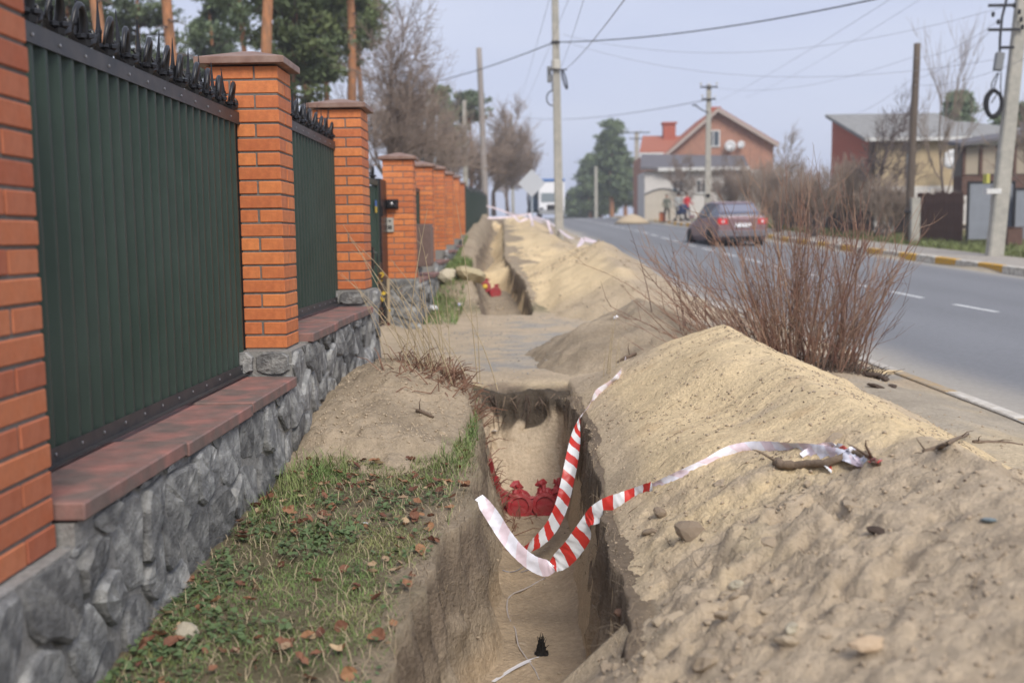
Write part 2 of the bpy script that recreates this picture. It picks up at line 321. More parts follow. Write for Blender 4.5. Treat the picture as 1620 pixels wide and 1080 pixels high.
M_redpipe = mat('red_conduit', (.36, .035, .045), .5, var=.15, nscale=12, rnd=.15)
M_yel = mat('yellow_plastic', (.65, .45, .06), .5)
M_white = mat('white_plastic', (.75, .75, .77), .5)
M_pale = mat('pale_rock', (.48, .43, .32), .9, var=.2, nscale=8, rnd=.1, bump=.5, bscale=25)
M_black = mat('black_rubber', (.015, .015, .016), .7)
M_planks = mat('old_plank', (.42, .33, .22), .85, var=.2, nscale=10)
def tape_mat():
    m = bpy.data.materials.new('barrier_tape'); m.use_nodes = True; t = m.node_tree; N = t.nodes; L = t.links; p = N['Principled BSDF']
    tc = N.new('ShaderNodeTexCoord'); sp = N.new('ShaderNodeSeparateXYZ'); L.new(tc.outputs['UV'], sp.inputs[0])
    a = N.new('ShaderNodeMath'); a.operation = 'MULTIPLY_ADD'; L.new(sp.outputs['Y'], a.inputs[0]); a.inputs[1].default_value = .35; L.new(sp.outputs['X'], a.inputs[2])
    f = N.new('ShaderNodeMath'); f.operation = 'FRACT'; L.new(a.outputs[0], f.inputs[0])
    g = N.new('ShaderNodeMath'); g.operation = 'GREATER_THAN'; L.new(f.outputs[0], g.inputs[0]); g.inputs[1].default_value = .52
    ge = N.new('ShaderNodeNewGeometry')
    mf = N.new('ShaderNodeMix'); mf.data_type = 'RGBA'; L.new(g.outputs[0], mf.inputs[0]); mf.inputs[6].default_value = (.76, .78, .80, 1); mf.inputs[7].default_value = (.62, .045, .035, 1)
    mb = N.new('ShaderNodeMix'); mb.data_type = 'RGBA'; L.new(g.outputs[0], mb.inputs[0]); mb.inputs[6].default_value = (.80, .80, .88, 1); mb.inputs[7].default_value = (.74, .62, .68, 1)
    mx = N.new('ShaderNodeMix'); mx.data_type = 'RGBA'; L.new(ge.outputs['Backfacing'], mx.inputs[0]); L.new(mf.outputs[2], mx.inputs[6]); L.new(mb.outputs[2], mx.inputs[7])
    L.new(mx.outputs[2], p.inputs['Base Color']); p.inputs['Roughness'].default_value = .35
    n = N.new('ShaderNodeTexNoise'); n.inputs['Scale'].default_value = 18; b = N.new('ShaderNodeBump'); b.inputs['Strength'].default_value = .25; b.inputs['Distance'].default_value = .01
    L.new(tc.outputs['Object'], n.inputs['Vector']); L.new(n.outputs['Fac'], b.inputs['Height']); L.new(b.outputs[0], p.inputs['Normal'])
    return m
M_tape = tape_mat()

# ---------------------------------------------------------------- ground, road, kerbs
SAND_Y = np.array((.71, .56, .345)); SAND_G = np.array((.50, .405, .29)); TOP = np.array((.15, .12, .09)); TURF = np.array((.15, .13, .08)); DRIVE = np.array((.38, .355, .315)); FLOOR = np.array((.44, .34, .23)); WALLSOIL = np.array((.21, .165, .12)); VERGE = np.array((.42, .365, .285)); FARGRASS = np.array((.17, .16, .085))
def mixc(a, b, t): return a+(b-a)*np.asarray(t)[..., None]
def ground_col(x, y, z):
    c = np.broadcast_to(FARGRASS, x.shape+(3,)).copy(); n = fbm(x*1.3, y*1.3, 61); n2 = fbm(x*6, y*6, 62)
    c = mixc(c, TURF*1.0, (y < 7.2)*(x < -.1)*1.0); c = mixc(c, WALLSOIL*1.05, np.clip(ss(-.35, .25, n+n2*.6), 0, 1)*(y < 8.3)*(x < 0)*.8)
    c = mixc(c, SAND_G*.8, np.clip(ss(.22, .0, trench_l(y)-x), 0, 1)*(y < 7.3)*(x < 0)*.5)
    c = mixc(c, VERGE, np.maximum(ss(.3, .6, x), (y < 13.5)*ss(-.1, .0, x))*(1-ss(0, .4, x-road_r(y))))
    
    c = mixc(c, WALLSOIL*.9, (y < 7.5)*(x > 0)*(x < trench_r(y)+.14))
    c = mixc(c, SAND_Y*.95, .8*ss(7.55, 7.7, y)*(1-ss(8.1, 8.9, y+.4*n))*(x > -.6)*(x < .8))
    c = mixc(c, SAND_Y*.9, ss(.1, .5, n+.25)*ss(.3, .6, x)*(1-ss(4, 5.5, x))*.5*(y < 80))
    d = ss(7.55, 8.0, y+.15*n)*(1-ss(14.2, 15, y+.1*n)); c = mixc(c, mixc(np.broadcast_to(DRIVE, c.shape), SAND_G*.95, ss(-.4, .4, n+n2*.7+.6*(1-ss(-.9, 0., x))+.8*(1-ss(7.8, 8.8, y))+.5*ss(13, 14, y))), d*(x < 4))
    c = mixc(c, SAND_G*.72, ss(14.5, 15.5, y)*(1-ss(75, 80, y))*(1-ss(-.15, .1, trench_l(y)-.35-x))*(x < 1.5))
    s = (land(x, y)-z)
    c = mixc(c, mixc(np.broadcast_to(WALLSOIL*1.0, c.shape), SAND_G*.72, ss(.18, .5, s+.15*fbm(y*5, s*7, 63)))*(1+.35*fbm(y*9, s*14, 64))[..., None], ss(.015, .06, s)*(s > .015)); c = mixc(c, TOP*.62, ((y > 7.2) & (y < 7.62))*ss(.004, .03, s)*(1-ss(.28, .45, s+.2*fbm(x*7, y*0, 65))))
    c = mixc(c, FLOOR*(1.0), ss(.48, .58, s)*(y < 7.3)); c = mixc(c, SAND_G*1.05, (y > 6.5)*(y < 7.42)*ss(.12, .2, s)*(abs(x) < .34))
    return c*(1+.18*n2+.1*n)[..., None]
def axis(segs):
    out = [segs[0][0]]
    for a, b, st in segs:
        n = max(1, int(round((b-a)/st))); out += list(np.linspace(a, b, n+1)[1:])
    return np.array(out)
gx = axis([(-330, -60, 45), (-60, -10, 5), (-10, -2, .8), (-2, -1.35, .1), (-1.35, -.52, .02), (-.52, -.16, .007), (-.16, .2, .018), (.2, .40, .007), (.4, 3.5, .04), (3.5, 12, .3), (12, 60, 4), (60, 330, 45)])
gy = axis([(-70, -4, 8), (-4, 1.6, .2), (1.6, 2.4, .06), (2.4, 8.1, .02), (8.1, 26, .07), (26, 60, .3), (60, 130, 1.2), (130, 430, 15)])
X, Y = np.meshgrid(gx, gy); Z = ground(X, Y)
# ragged trench walls: shift the wall vertices sideways a little
k = np.clip((land(X, Y)-Z)/.6, 0, 1)*(1-np.clip((land(X, Y)-Z)/.6, 0, 1))*4
Xs = X+k*(.055*fbm(Y*5, Z*8, 71)+.030*fbm(Y*17, Z*20, 72)+.012*fbm(Y*45, Z*50, 74))*(np.abs(X) < 2)
Ys = Y+k*(.05*fbm(X*9, Z*11, 73))*((Y > 7.2) & (Y < 7.7))
nx, ny = len(gx), len(gy)
idx = np.arange(nx*ny).reshape(ny, nx)
Fq = np.stack([idx[:-1, :-1], idx[:-1, 1:], idx[1:, 1:], idx[1:, :-1]], -1).reshape(-1, 4)
g = from_np('ground', np.stack([Xs, Ys, Z], -1).reshape(-1, 3), Fq, M_soil, smooth=True, col=ground_col(X, Y, Z).reshape(-1, 3)); tag(g, kind='structure')

ry = axis([(-60, 0, 6), (0, 40, .4), (40, 130, 1.5), (130, 410, 14)]); ru = np.linspace(0, 1, 41)
RX = road_l(ry)[:, None]*(1-ru)+road_r(ry)[:, None]*ru; RY = np.repeat(ry[:, None], 41, 1); RZ = road_z(RY)-.03*abs(ru-.5)*0
e = np.minimum(RX-road_l(RY), road_r(RY)-RX); nn = fbm(RX*.8, RY*.35, 81); dust = np.clip(1-ss(.0, .75, e+.35*nn), 0, 1)
rc = mixc(np.broadcast_to(np.array((.185, .19, .20)), RX.shape+(3,)), np.array((.36, .33, .28)), dust*.85)*(1+.08*nn+.05*fbm(RX*4, RY*.4, 82)+.05*np.cos((ru*41)[None]*.62))[..., None]
ri = np.arange(RX.size).reshape(RX.shape); rF = np.stack([ri[:-1, :-1], ri[:-1, 1:], ri[1:, 1:], ri[1:, :-1]], -1).reshape(-1, 4)
road = tag(from_np('road', np.stack([RX, RY, RZ], -1).reshape(-1, 3), rF, M_asphalt, col=rc.reshape(-1, 3)), kind='structure')
def strip(name, xa, xb, y0, y1, dz, m, st=.4, parent=None):
    ys = axis([(y0, y1, st)]); a = xa(ys); b = xb(ys); z = road_z(ys)+dz
    V = np.concatenate([np.stack([a, ys, z], 1), np.stack([b, ys, z], 1)]); n = len(ys); i = np.arange(n-1)
    return from_np(name, V, np.stack([i, i+n, i+n+1, i+1], 1), m, parent)
mid = lambda y: road_l(y)*.53+road_r(y)*.47
yy = 4.5
for k in range(46):
    L_ = 1.25 if yy < 25 else 1.6
    if 13.2 < yy < 14.9 or True:
        strip('lane_dash', lambda y: mid(y)-.05, lambda y: mid(y)+.05, yy, yy+L_, .004, M_paint, .5, road)
    yy += L_+1.05
SW = mat('sidewalk_surface', (.36, .33, .29), .9, var=.15, nscale=6, bump=.3, col2=(.30, .27, .23))
tag(strip('sidewalk', lambda y: road_r(y)+.16, lambda y: road_r(y)+1.75, -20, 118, .155, SW), kind='structure')
def kerb_run(name, edge, off, w, h, y0, y1, first_white, low=.12):
    bed = strip(name, lambda y: edge(y)+off-.01, lambda y: edge(y)+off+w+.01, y0, y1, h-.045 if h > .05 else .004, M_kconc, .5); tag(bed, kind='structure')
    y = y0; kk = 0; cache = {}
    while y < y1-1 and kk < 125:
        L_ = 1.0
        xa = float(edge(y)); xb = float(edge(y+L_)); za = float(road_z(y)); zb = float(road_z(y+L_))
        kd = (kk+first_white) % 2
        if kd not in cache:
            m = MB(); m.box(0, w, .006, L_-.006, -low, h); o = m.build('kerb_stone', (M_kw if kd else M_ky) if h > .05 else (M_kwf if kd else M_kyf), bed, bevel=.012 if h > .05 else .006); cache[kd] = o
        else: o = dup(cache[kd], bed)
        o.location = (xa+off+random.uniform(-.008, .008), y, za+random.uniform(-.006, .004)); o.rotation_euler = (math.atan2(zb-za, L_), 0, -math.atan2(xb-xa, L_)+random.uniform(-.006, .006))
        y += L_; kk += 1
kerb_run('near_kerb', road_l, -.10, .10, .010, 2.6, 100, 1)
kerb_run('far_kerb', road_r, .01, .15, .17, 12.2, 100, 1)

# ---------------------------------------------------------------- piles of sand
def patch(name, fn, x0, x1, y0, y1, st, colf, label, cat='sand pile', gyaxis=None, kind=None):
    xs = np.arange(x0, x1+1e-6, st); ys = np.arange(y0, y1+1e-6, st) if gyaxis is None else gyaxis
    X, Y = np.meshgrid(xs, ys); Z = fn(X, Y); Gz = ground(X, Y); d = Z-Gz
    Zk = np.where(d < -.05, Gz-.05, Z); keep = d > -.012
    i = np.arange(X.size).reshape(X.shape); q = np.stack([i[:-1, :-1], i[:-1, 1:], i[1:, 1:], i[1:, :-1]], -1).reshape(-1, 4)
    kf = keep.ravel()[q].any(1); q = q[kf]; used = np.unique(q); remap = -np.ones(X.size, int); remap[used] = np.arange(len(used))
    V = np.stack([X, Y, Zk], -1).reshape(-1, 3)[used]; c = colf(X, Y, Z).reshape(-1, 3)[used]
    return tag(from_np(name, V, remap[q], M_soil, smooth=True, col=c), label, cat, kind=kind)
def col_main(x, y, z):
    n = fbm(x*1.6+y*.5, y*2.5-x, 91); n2 = fbm(x*5, y*7, 92); w, idv = worley(x*7+.25*fbm(x*9, y*9, 40), y*7, 36)
    grey = ss(-.25, .35, n*.9+n2*.35+(1-ss(2.6, 4.6, y-.4*(x-.9)))*1.0-.42)
    grey = np.maximum(grey, ss(6.5, 7.4, y+.3*n)*(1-ss(.75, 1.15, x+.15*n2)))
    grey = np.maximum(grey, .75*(1-ss(.04, .16, z-bank(x, y)))*(x < 1))
    c = mixc(np.broadcast_to(SAND_Y, x.shape+(3,)), SAND_G, grey); c = mixc(c, np.array((.46, .33, .19)), ss(.15, .5, n2)*.5*(1-grey)); c = mixc(c, np.array((.27, .215, .155)), ss(.12, .5, fbm(x*1.9+5, y*1.9, 96)+.35*n2)*grey*.65); c = mixc(c, np.array((.58, .47, .30)), ss(.2, .5, fbm(x*3+9, y*3, 97))*grey*.5)
    return c*(1+.12*n2)[..., None]
patch('sand_pile', pile_main, -.35, 3.2, 1.3, 9.5, .0145, col_main, 'long bank of yellow and grey sand heaped beside the near trench')
def col_grey(a, b): return lambda x, y, z: mixc(np.broadcast_to(a, x.shape+(3,)), b, ss(-.3, .3, fbm(x*2, y*2, 93)))*(1+.2*fbm(x*7, y*7, 94))[..., None]
patch('sand_pile', pile_back, -.3, 2.5, 7.5, 11.3, .025, col_grey(SAND_G*.85, SAND_G*.64), 'small brown sand heap behind the main bank, at the driveway edge')
patch('sand_pile', pile_mound, -1.3, -.1, 4.4, 8.3, .018, col_grey(SAND_G*.82, SAND_G*.62), 'grey brown soil mound between the stone wall and the trench end')
fy = axis([(13.1, 26, .06), (26, 76, .25)])
def col_far(x, y, z):
    n = fbm(x*1.2, y*1.2, 98); n2 = fbm(x*5, y*5, 99); rx = np.interp(y, [14, 17, 22, 30, 45, 60, 80], [1.35, 1.25, 1.0, .55, 0, -.5, -1])
    gk = ss(-.35, .25, (x-rx)*.9+.5*n+.25*n2)*(1-.6*ss(22, 30, y)); gk = np.maximum(gk, .8*(1-ss(14.2, 15.2, y+.5*n)))
    return mixc(np.broadcast_to(SAND_Y*.97, x.shape+(3,)), SAND_G*.86, gk)*(1+.2*n2)[..., None]
patch('sand_pile', pile_far, -2.3, 3.0, 0, 0, .07, col_far, 'long sand ridge beyond the driveway, left of the road', gyaxis=fy)
patch('sand_pile', pile_left, -3.2, -.3, 0, 0, .07, col_grey(SAND_G*.62, SAND_G*.80), 'low spoil heaps at the foot of the far fence', gyaxis=axis([(14.6, 26, .08), (26, 59, .2)]))

# ---------------------------------------------------------------- stone wall, pillars, fence
def clip_poly(P, nx_, ny_, d):
    """keep the part of P where x*nx+y*ny <= d"""
    out = []
    for i in range(len(P)):
        a = P[i]; b = P[(i+1) % len(P)]; da = a[0]*nx_+a[1]*ny_-d; db = b[0]*nx_+b[1]*ny_-d
        if da <= 0: out.append(a)
        if da*db < 0: t = da/(da-db); out.append((a[0]+(b[0]-a[0])*t, a[1]+(b[1]-a[1])*t))
    return out
def cells(u0, u1, v0, v1, su, sv, rnd):
    nu = max(1, round((u1-u0)/su)); nv = max(1, round((v1-v0)/sv)); du = (u1-u0)/nu; dv = (v1-v0)/nv
    S = [(u0+(i+.5+rnd.uniform(-.48, .48))*du+(.25 if j % 2 else -.25)*du, v0+(j+.5+rnd.uniform(-.42, .42))*dv) for i in range(nu) for j in range(nv)]
    out = []
    for a, s in enumerate(S):
        P = [(u0, v0), (u1, v0), (u1, v1), (u0, v1)]
        for b, q in enumerate(S):
            if a == b or abs(q[0]-s[0]) > 3*du or abs(q[1]-s[1]) > 3*dv: continue
            nx_, ny_ = q[0]-s[0], q[1]-s[1]; l = math.hypot(nx_, ny_)
            if l < 1e-6: P = []; break
            mx, my = (q[0]+s[0])/2, (q[1]+s[1])/2; P = clip_poly(P, nx_/l, ny_/l, (mx*nx_+my*ny_)/l)
            if len(P) < 3: break
        if len(P) >= 3: out.append(P)
    return out
def stone_face(parent, M, u0, u1, v0, v1, su, sv, seed, topf=None, mat_=None, prefix='stone'):
    """rough stones on a face: M maps (u, v, out) to the world"""
    rnd = random.Random(seed)
    for P in cells(u0, u1, v0, v1, su, sv, rnd):
        if topf:
            tz = topf(sum(p[0] for p in P)/len(P)); P = clip_poly(P, 0, 1, tz)
            if len(P) < 3: continue
        cx = sum(p[0] for p in P)/len(P); cy = sum(p[1] for p in P)/len(P)
        ar = abs(sum(P[i][0]*P[(i+1) % len(P)][1]-P[(i+1) % len(P)][0]*P[i][1] for i in range(len(P))))/2
        if ar < .0009: continue
        r = math.sqrt(ar); g_ = .010
        Q = []                                              # subdivide the outline so corners can be rounded and uneven
        for i in range(len(P)):
            a = P[i]; b = P[(i+1) % len(P)]; l = math.hypot(b[0]-a[0], b[1]-a[1])
            if l < .02: Q.append(((a[0]+b[0])/2, (a[1]+b[1])/2)); continue
            for t in (.18, .5, .82) if l > .09 else (.25, .75): Q.append((a[0]+(b[0]-a[0])*t+rnd.uniform(-.006, .006), a[1]+(b[1]-a[1])*t+rnd.uniform(-.006, .006)))
        n = len(Q)
        if n < 3: continue
        h = rnd.uniform(.014, .034)*min(1, r/.12); tx, ty = rnd.uniform(-.14, .14), rnd.uniform(-.16, .16)
        vs = []; rings = ((1-g_/r, -.02), (1-g_*1.6/r, h*.55), (.84, h*.92), (.45, h*1.0))
        for f, o in rings:
            for q in Q:
                dx, dy = (q[0]-cx)*f, (q[1]-cy)*f
                vs.append(M@Vector((cx+dx, cy+dy, o+(dx*tx+dy*ty if o > 0 else 0)+(rnd.uniform(-.13, .13)*h if f < .95 else 0)))-M@Vector((cx, cy, 0)))
        vs.append(M@Vector((cx, cy, h*rnd.uniform(.9, 1.2)))-M@Vector((cx, cy, 0)))
        fs = [(k*n+i, k*n+(i+1) % n, (k+1)*n+(i+1) % n, (k+1)*n+i) for k in range(3) for i in range(n)]+[(3*n+i, 3*n+(i+1) % n, 4*n) for i in range(n)]
        m = MB(); m.add(vs, fs); o = m.build(prefix, mat_ or M_stone, parent, smooth=False); o.location = M@Vector((cx, cy, 0))
def face_road(x, batter=0): return Matrix(((0, -batter, 1, x), (1, 0, 0, 0), (0, 1, 0, 0), (0, 0, 0, 1)))     # u=y, v=z, out=+x
def face_cam(y): return Matrix(((1, 0, 0, 0), (0, 0, -1, y), (0, 1, 0, 0), (0, 0, 0, 1)))                    # u=x, v=z, out=-y

wall = thing('stone_wall', 'rough grey rubble stone wall with red coping under the near fence', 'wall', (0, 0, 0))
P1, P2, P3 = (2.36, 2.68), (5.38, 5.675), (8.05, 8.40)
tops = [(1.2, 2.70, .49), (2.70, 5.30, .553), (5.30, 5.70, .742), (5.70, 7.98, .752), (7.98, 8.44, .925)]
m = MB()
for a, b, t in tops: m.box(-1.85, -1.257, a, b, -.3, t)
m.build('mortar_core', M_stonem, wall)
def topf(u):
    for a, b, t in tops:
        if a <= u <= b: return t
    return .5
stone_face(wall, face_road(-1.262, 0), 1.3, 8.44, -.08, .925, .25, .20, 5, topf)
for (y0, z0, z1) in ((5.30, .615, .742), (7.98, .815, .925)): stone_face(wall, face_cam(y0), -1.80, -1.262, z0, z1, .17, .12, int(y0*10))
def coping(parent, x0, x1, y0, y1, z, n, th=.052, dx=0):
    L_ = (y1-y0)/n
    for i in range(n):
        m = MB(); m.box(x0, x1, .003, L_-.003, -th, 0); o = m.build('coping_slab', M_cope, parent, bevel=.005); o.location = (dx*i, y0+i*L_, z+random.uniform(-.003, .003)); o.rotation_euler = (0, random.uniform(-.006, .006), random.uniform(-.004, .004))
coping(wall, -1.84, -1.225, 2.70, 5.27, .607, 3); coping(wall, -1.84, -1.225, 5.695, 7.95, .803, 3)

# bricks: 250 x 120 x 65, joints 10 mm
def brick_mesh(name, sx, sy, sz=.064):
    m = MB(); m.box(0, sx, 0, sy, 0, sz); o = m.build(name, M_brick, None, bevel=.0035); me = o.data; bpy.data.objects.remove(o); return me
B_A, B_B, B_H = brick_mesh('brick', .25, .12), brick_mesh('brick', .12, .25), brick_mesh('brick', .12, .12)
def pillar(name, label, x1, y0, z0, z1, depth=.29, width=.38, cat='pillar', darker=False):
    """x1 = road face, y0 = near face"""
    x0 = x1-width; t = thing(name, label, cat, (x0, y0, z0), 0, 'brick fence pillars')
    rows = int(round((z1-z0)/.0745)); ph = (z1-z0)/rows; m = MB(); m.box(.006, width-.006, .006, depth-.006, -.01, z1-z0-.004); m.build('mortar', M_mortar, t)
    sy = (depth-.01)/2; lay = {}
    for r in range(rows):
        A = r % 2
        if A: segs = [('B', 0, 0, .25, sy), ('H', .26, 0, .12, depth), ('B', 0, sy+.01, .25, sy)]
        else: segs = [('H', 0, 0, .12, depth), ('B', .13, 0, .25, sy), ('B', .13, sy+.01, .25, sy)]
        for kk, bx, by, lx, ly in segs:
            key = (kk, round(lx, 3), round(ly, 3))
            if key not in pillar.cache: pillar.cache[key] = [brick_mesh('brick', lx, ly) for _ in range(2)]
            o = bpy.data.objects.new('brick', random.choice(pillar.cache[key])); C.objects.link(o); o.parent = t
            if darker: o.material_slots[0].link = 'OBJECT'; o.material_slots[0].material = M_brick2
            o.location = (bx+random.uniform(-.0015, .0015), by+random.uniform(-.002, .002), r*ph+.005+random.uniform(-.001, .001)); o.rotation_euler = (0, 0, random.uniform(-.003, .003))
    # cap: thin slab with a low hipped top
    h = z1-z0; e = .045; m = MB()
    m.box(-e, width+e, -e, depth+e, h+.004, h+.040)
    c = [(-e, -e), (width+e, -e), (width+e, depth+e), (-e, depth+e)]
    m.add([(a, b, h+.040) for a, b in c]+[(width*.5-.03, depth*.5, h+.098), (width*.5+.03, depth*.5, h+.098)], [(0, 1, 5, 4), (1, 2, 5), (2, 3, 4, 5), (3, 0, 4), (3, 2, 1, 0)])
    m.build('cap', M_cap, t, bevel=.003)
    return t
pillar.cache = {}
PB = 'brick_pillar'
pillar(PB, 'brick pillar cut off by the left edge of the photo', -1.3, P1[0], .49, 2.06, P1[1]-P1[0], darker=True)
pillar(PB, 'tall orange brick pillar between the two green fence panels', -1.3, P2[0], .746, 2.236, P2[1]-P2[0])
pillar(PB, 'orange brick pillar at the far end of the second green panel, beside the gate', -1.3, P3[0], .929, 2.348, P3[1]-P3[0])
FX = lambda y: -1.42-.021*(y-12.7)
specs = [(12.7, .835, 2.31, 'brick pillar with black lamp and door phone on its face'), (16.0, .965, 2.45, 'first plain brick pillar behind the door phone pillar'),
         (19.0, 1.12, 2.61, 'second plain brick pillar behind the door phone pillar'), (22.0, 1.20, 2.70, 'third plain brick pillar behind the door phone pillar'),
         (25.2, 1.33, 2.82, 'last but one brick pillar of the far row'), (28.3, 1.44, 2.84, 'farthest brick pillar, where the plain green fence begins')]
farp = [pillar(PB, lb, float(FX(y)), y, z0, z1) for y, z0, z1, lb in specs]
# things fixed to the pillar beside the gate
py0 = 12.7; q = at(621, 323, py0); t = thing('wall_lamp', 'small black lamp on the brick pillar beside the gate', 'lamp', (q.x, py0, q.z))
m = MB(); m.box(-.075, .075, -.02, -.004, -.06, .06); m.build('back_plate', M_iron, t, bevel=.004); m = MB(); m.box(-.06, .06, -.10, -.02, -.045, .05); m.build('housing', M_iron, t, bevel=.008); m = MB(); m.ell((0, -.105, .0), (.022, .012, .022)); m.build('lens', M_bolt, t)
q = at(616, 356, py0); t = thing('door_phone', 'pale metal door phone panel on the gate pillar', 'intercom', (q.x, py0, q.z))
m = MB(); m.box(-.035, .055, -.03, -.004, -.09, .09); m.build('housing', mat('intercom_grey', (.38, .37, .33), .5), t, bevel=.005); m = MB(); m.box(-.060, -.036, -.028, -.004, -.095, .09); m.build('side_cover', M_iron, t); m = MB()
for a in range(4): m.box(-.015, .035, -.034, -.0305, -.05+a*.012, -.044+a*.012)
m.build('speaker_grille', M_iron, t); m = MB(); m.ell((.01, -.031, .05), (.014, .006, .014)); m.build('camera_eye', M_iron, t)
t = thing('meter_box', 'weathered brown metal meter box behind the door phone pillar', 'meter box', (-1.46, 14.2, 1.25)); m = MB(); m.box(-.12, .11, -.25, .25, -.30, .28); m.build('case', mat('meter_brown', (.16, .11, .095), .7, var=.2), t, bevel=.01); m = MB(); m.box(.111, .122, -.22, .22, -.27, .25); m.build('door', mat('meter_brown_door', (.19, .13, .11), .65, var=.2), t, bevel=.004)
t = thing('plank', 'narrow pale plank upright against the gate pillar base', 'plank', (at(612, 480, 12.5).x, 12.52, .12)); m = MB(); m.box(-.035, .035, 0, .03, 0, .72); m.build('board', M_planks, t, bevel=.004); 

w2 = thing('stone_wall', 'grey stone plinth wall under the far row of brick pillars', 'wall', (0, 0, 0))
m = MB(); ys = [12.7]+[s[0] for s in specs[1:]]+[30.0]
tp2 = []
for i, (y, z0, z1, _) in enumerate(specs):
    tp2 += [(y-.02, y+.32, z0-.002), (y+.32, (specs[i+1][0]-.02) if i < 5 else 30, z0-.075)]
for a, b, z in tp2:
    xa = float(FX((a+b)/2)); m.box(xa-.5, xa+.02, a, b, -.3, z)
m.build('mortar_core', M_stonem, w2)
def topf2(u):
    for a, b, t in tp2:
        if a <= u <= b: return t
    return .8
M2 = Matrix(((-.021, 0, 1, -1.42+.021*12.7+.022), (1, 0, 0, 0), (0, 1, 0, 0), (0, 0, 0, 1)))
stone_face(w2, M2, 12.68, 29.8, .0, 1.45, .34, .24, 9, topf2)
stone_face(w2, face_cam(12.68), -1.90, -1.405, .0, .832, .21, .17, 11)
for i in range(5):
    y, z0 = specs[i][0], specs[i][1]; n = 3; L_ = (specs[i+1][0]-.03-(y+.33))/n
    coping(w2, float(FX(y+1.5))-.45, float(FX(y+1.5))+.055, y+.33, specs[i+1][0]-.03, z0-.02, 3)

# one fence panel: corrugated sheet, rails, bolts, spiked scrolls
def finial_meshes():
    out = {}
    m = MB(); m.lathe([(.0, 0), (.021, .004), (.025, .02), (.012, .036), (.0, .04)], 7)
    for a in range(5):
        t = 2*PI*a/5; m.ell((.022*math.cos(t), .022*math.sin(t), .03), (.016, .016, .010), 5, 3)
    o = m.build('rosette', M_iron); out['rosette'] = o.data; bpy.data.objects.remove(o)
    m = MB(); pts = [(.0, .004, .01)]; rr = [.012]
    for k in range(11):
        t = k/10; a = math.radians(8+172*t); pts.append((.012*math.sin(a), -.048+.052*math.cos(a), .028+.078*math.sin(a))); rr.append(.0125*(1-.78*t**1.2)+.0012)
    m.tube(pts, rr, 6); o = m.build('scroll_hook', M_iron, smooth=True); out['scroll_hook'] = o.data; bpy.data.objects.remove(o)
    m = MB(); m.tube([(-.018, 0, .01), (-.018, .0, .07), (-.018, .0, .10), (-.018, .002, .175)], [.007, .009, .006, .001], 5); m.ell((-.018, 0, .075), (.012, .012, .010), 6, 3)
    o = m.build('spike', M_iron); out['spike'] = o.data; bpy.data.objects.remove(o)
    m = MB()
    for s in (-1, 1): m.tube([(0, s*.01, .01), (s*.012, s*.035, .022), (s*.008, s*.052, .045), (0, s*.047, .060), (0, s*.034, .055)], [.008, .010, .008, .006, .003], 5)
    o = m.build('leaf_scroll', M_iron); out['leaf_scroll'] = o.data; bpy.data.objects.remove(o)
    return out
FM = finial_meshes()
def fence_panel(label, x, y0, y1, z0, z1, zf0=0, n_fin=14, fin=True, period=.094, name='fence_panel', bolts=True, group='green corrugated fence panels'):
    t = thing(name, label, 'fence panel', (x, y0, z0), math.atan2(0, 1), group); L_ = y1-y0; h = z1-z0
    prof = [(0, 0), (.044, 0), (.056, .021), (.082, .021)]
    pts = []; k = 0
    while k*period < L_:
        for a, b in prof:
            yy_ = k*period+a*period/.094
            if yy_ < L_: pts.append((yy_, b))
        k += 1
    pts.append((L_, 0)); n = len(pts)
    V = [(b, a, .02) for a, b in pts]+[(b, a, h-.02) for a, b in pts]+[(b-.0012, a, .02) for a, b in pts]+[(b-.0012, a, h-.02) for a, b in pts]; i = np.arange(n-1)
    Fc = np.concatenate([np.stack([i, i+1, i+1+n, i+n], 1), np.stack([i+2*n, i+3*n, i+1+3*n, i+1+2*n], 1)])
    from_np('corrugated_sheet', V, Fc, M_green, t)
    m = MB(); m.box(.021, .027, 0, L_, h-.044, h+.012); m.box(-.03, .027, 0, L_, h+.0125, h+.018); m.build('top_rail', M_rail, t)
    m = MB(); m.box(.021, .026, 0, L_, -.012, .042); m.box(.0265, .052, 0, L_, -.012, -.006); m.build('bottom_rail', M_rail, t)
    for ya, nm in ((0, 'edge_post'), (L_-.03, 'edge_post')):
        m = MB(); m.box(-.03, .014, ya, ya+.03, .0, h-.02); m.build(nm, M_iron, t)
    if bolts:
        mb = MB(); mb.lathe([(.0, 0), (.006, 0), (.006, .004), (0, .006)], 6, M=Matrix.Rotation(PI/2, 4, 'Y')); b0 = mb.build('bolt', M_bolt, t); b0.location = (.0262, .06, .02); first = True
        for q_ in range(int(L_/.19)):
            for zz in (.02, h-.018):
                if first: first = False; continue
                o = dup(b0, t); o.location = (.0262 if zz < .5 else .0272, .06+q_*.19+random.uniform(-.01, .01), zz)
    if fin:
        for i in range(n_fin):
            yy_ = (i+.5)*L_/n_fin
            for nm in ('rosette', 'scroll_hook', 'spike', 'leaf_scroll'):
                o = bpy.data.objects.new(nm, FM[nm]); C.objects.link(o); o.parent = t; o.location = (.0, yy_, h+.018); o.rotation_euler = (random.uniform(-.08, .08), random.uniform(-.08, .08), random.uniform(-.12, .12)+(.25 if nm == 'scroll_hook' else 0)); o.scale = (1.25,)*3
    return t
fence_panel('nearest dark green corrugated fence panel with black iron scrolls on top', -1.535, 2.70, 5.40, .635, 1.975)
fence_panel('second dark green corrugated panel between two brick pillars', -1.535, 5.69, 8.08, .835, 2.075, n_fin=12)
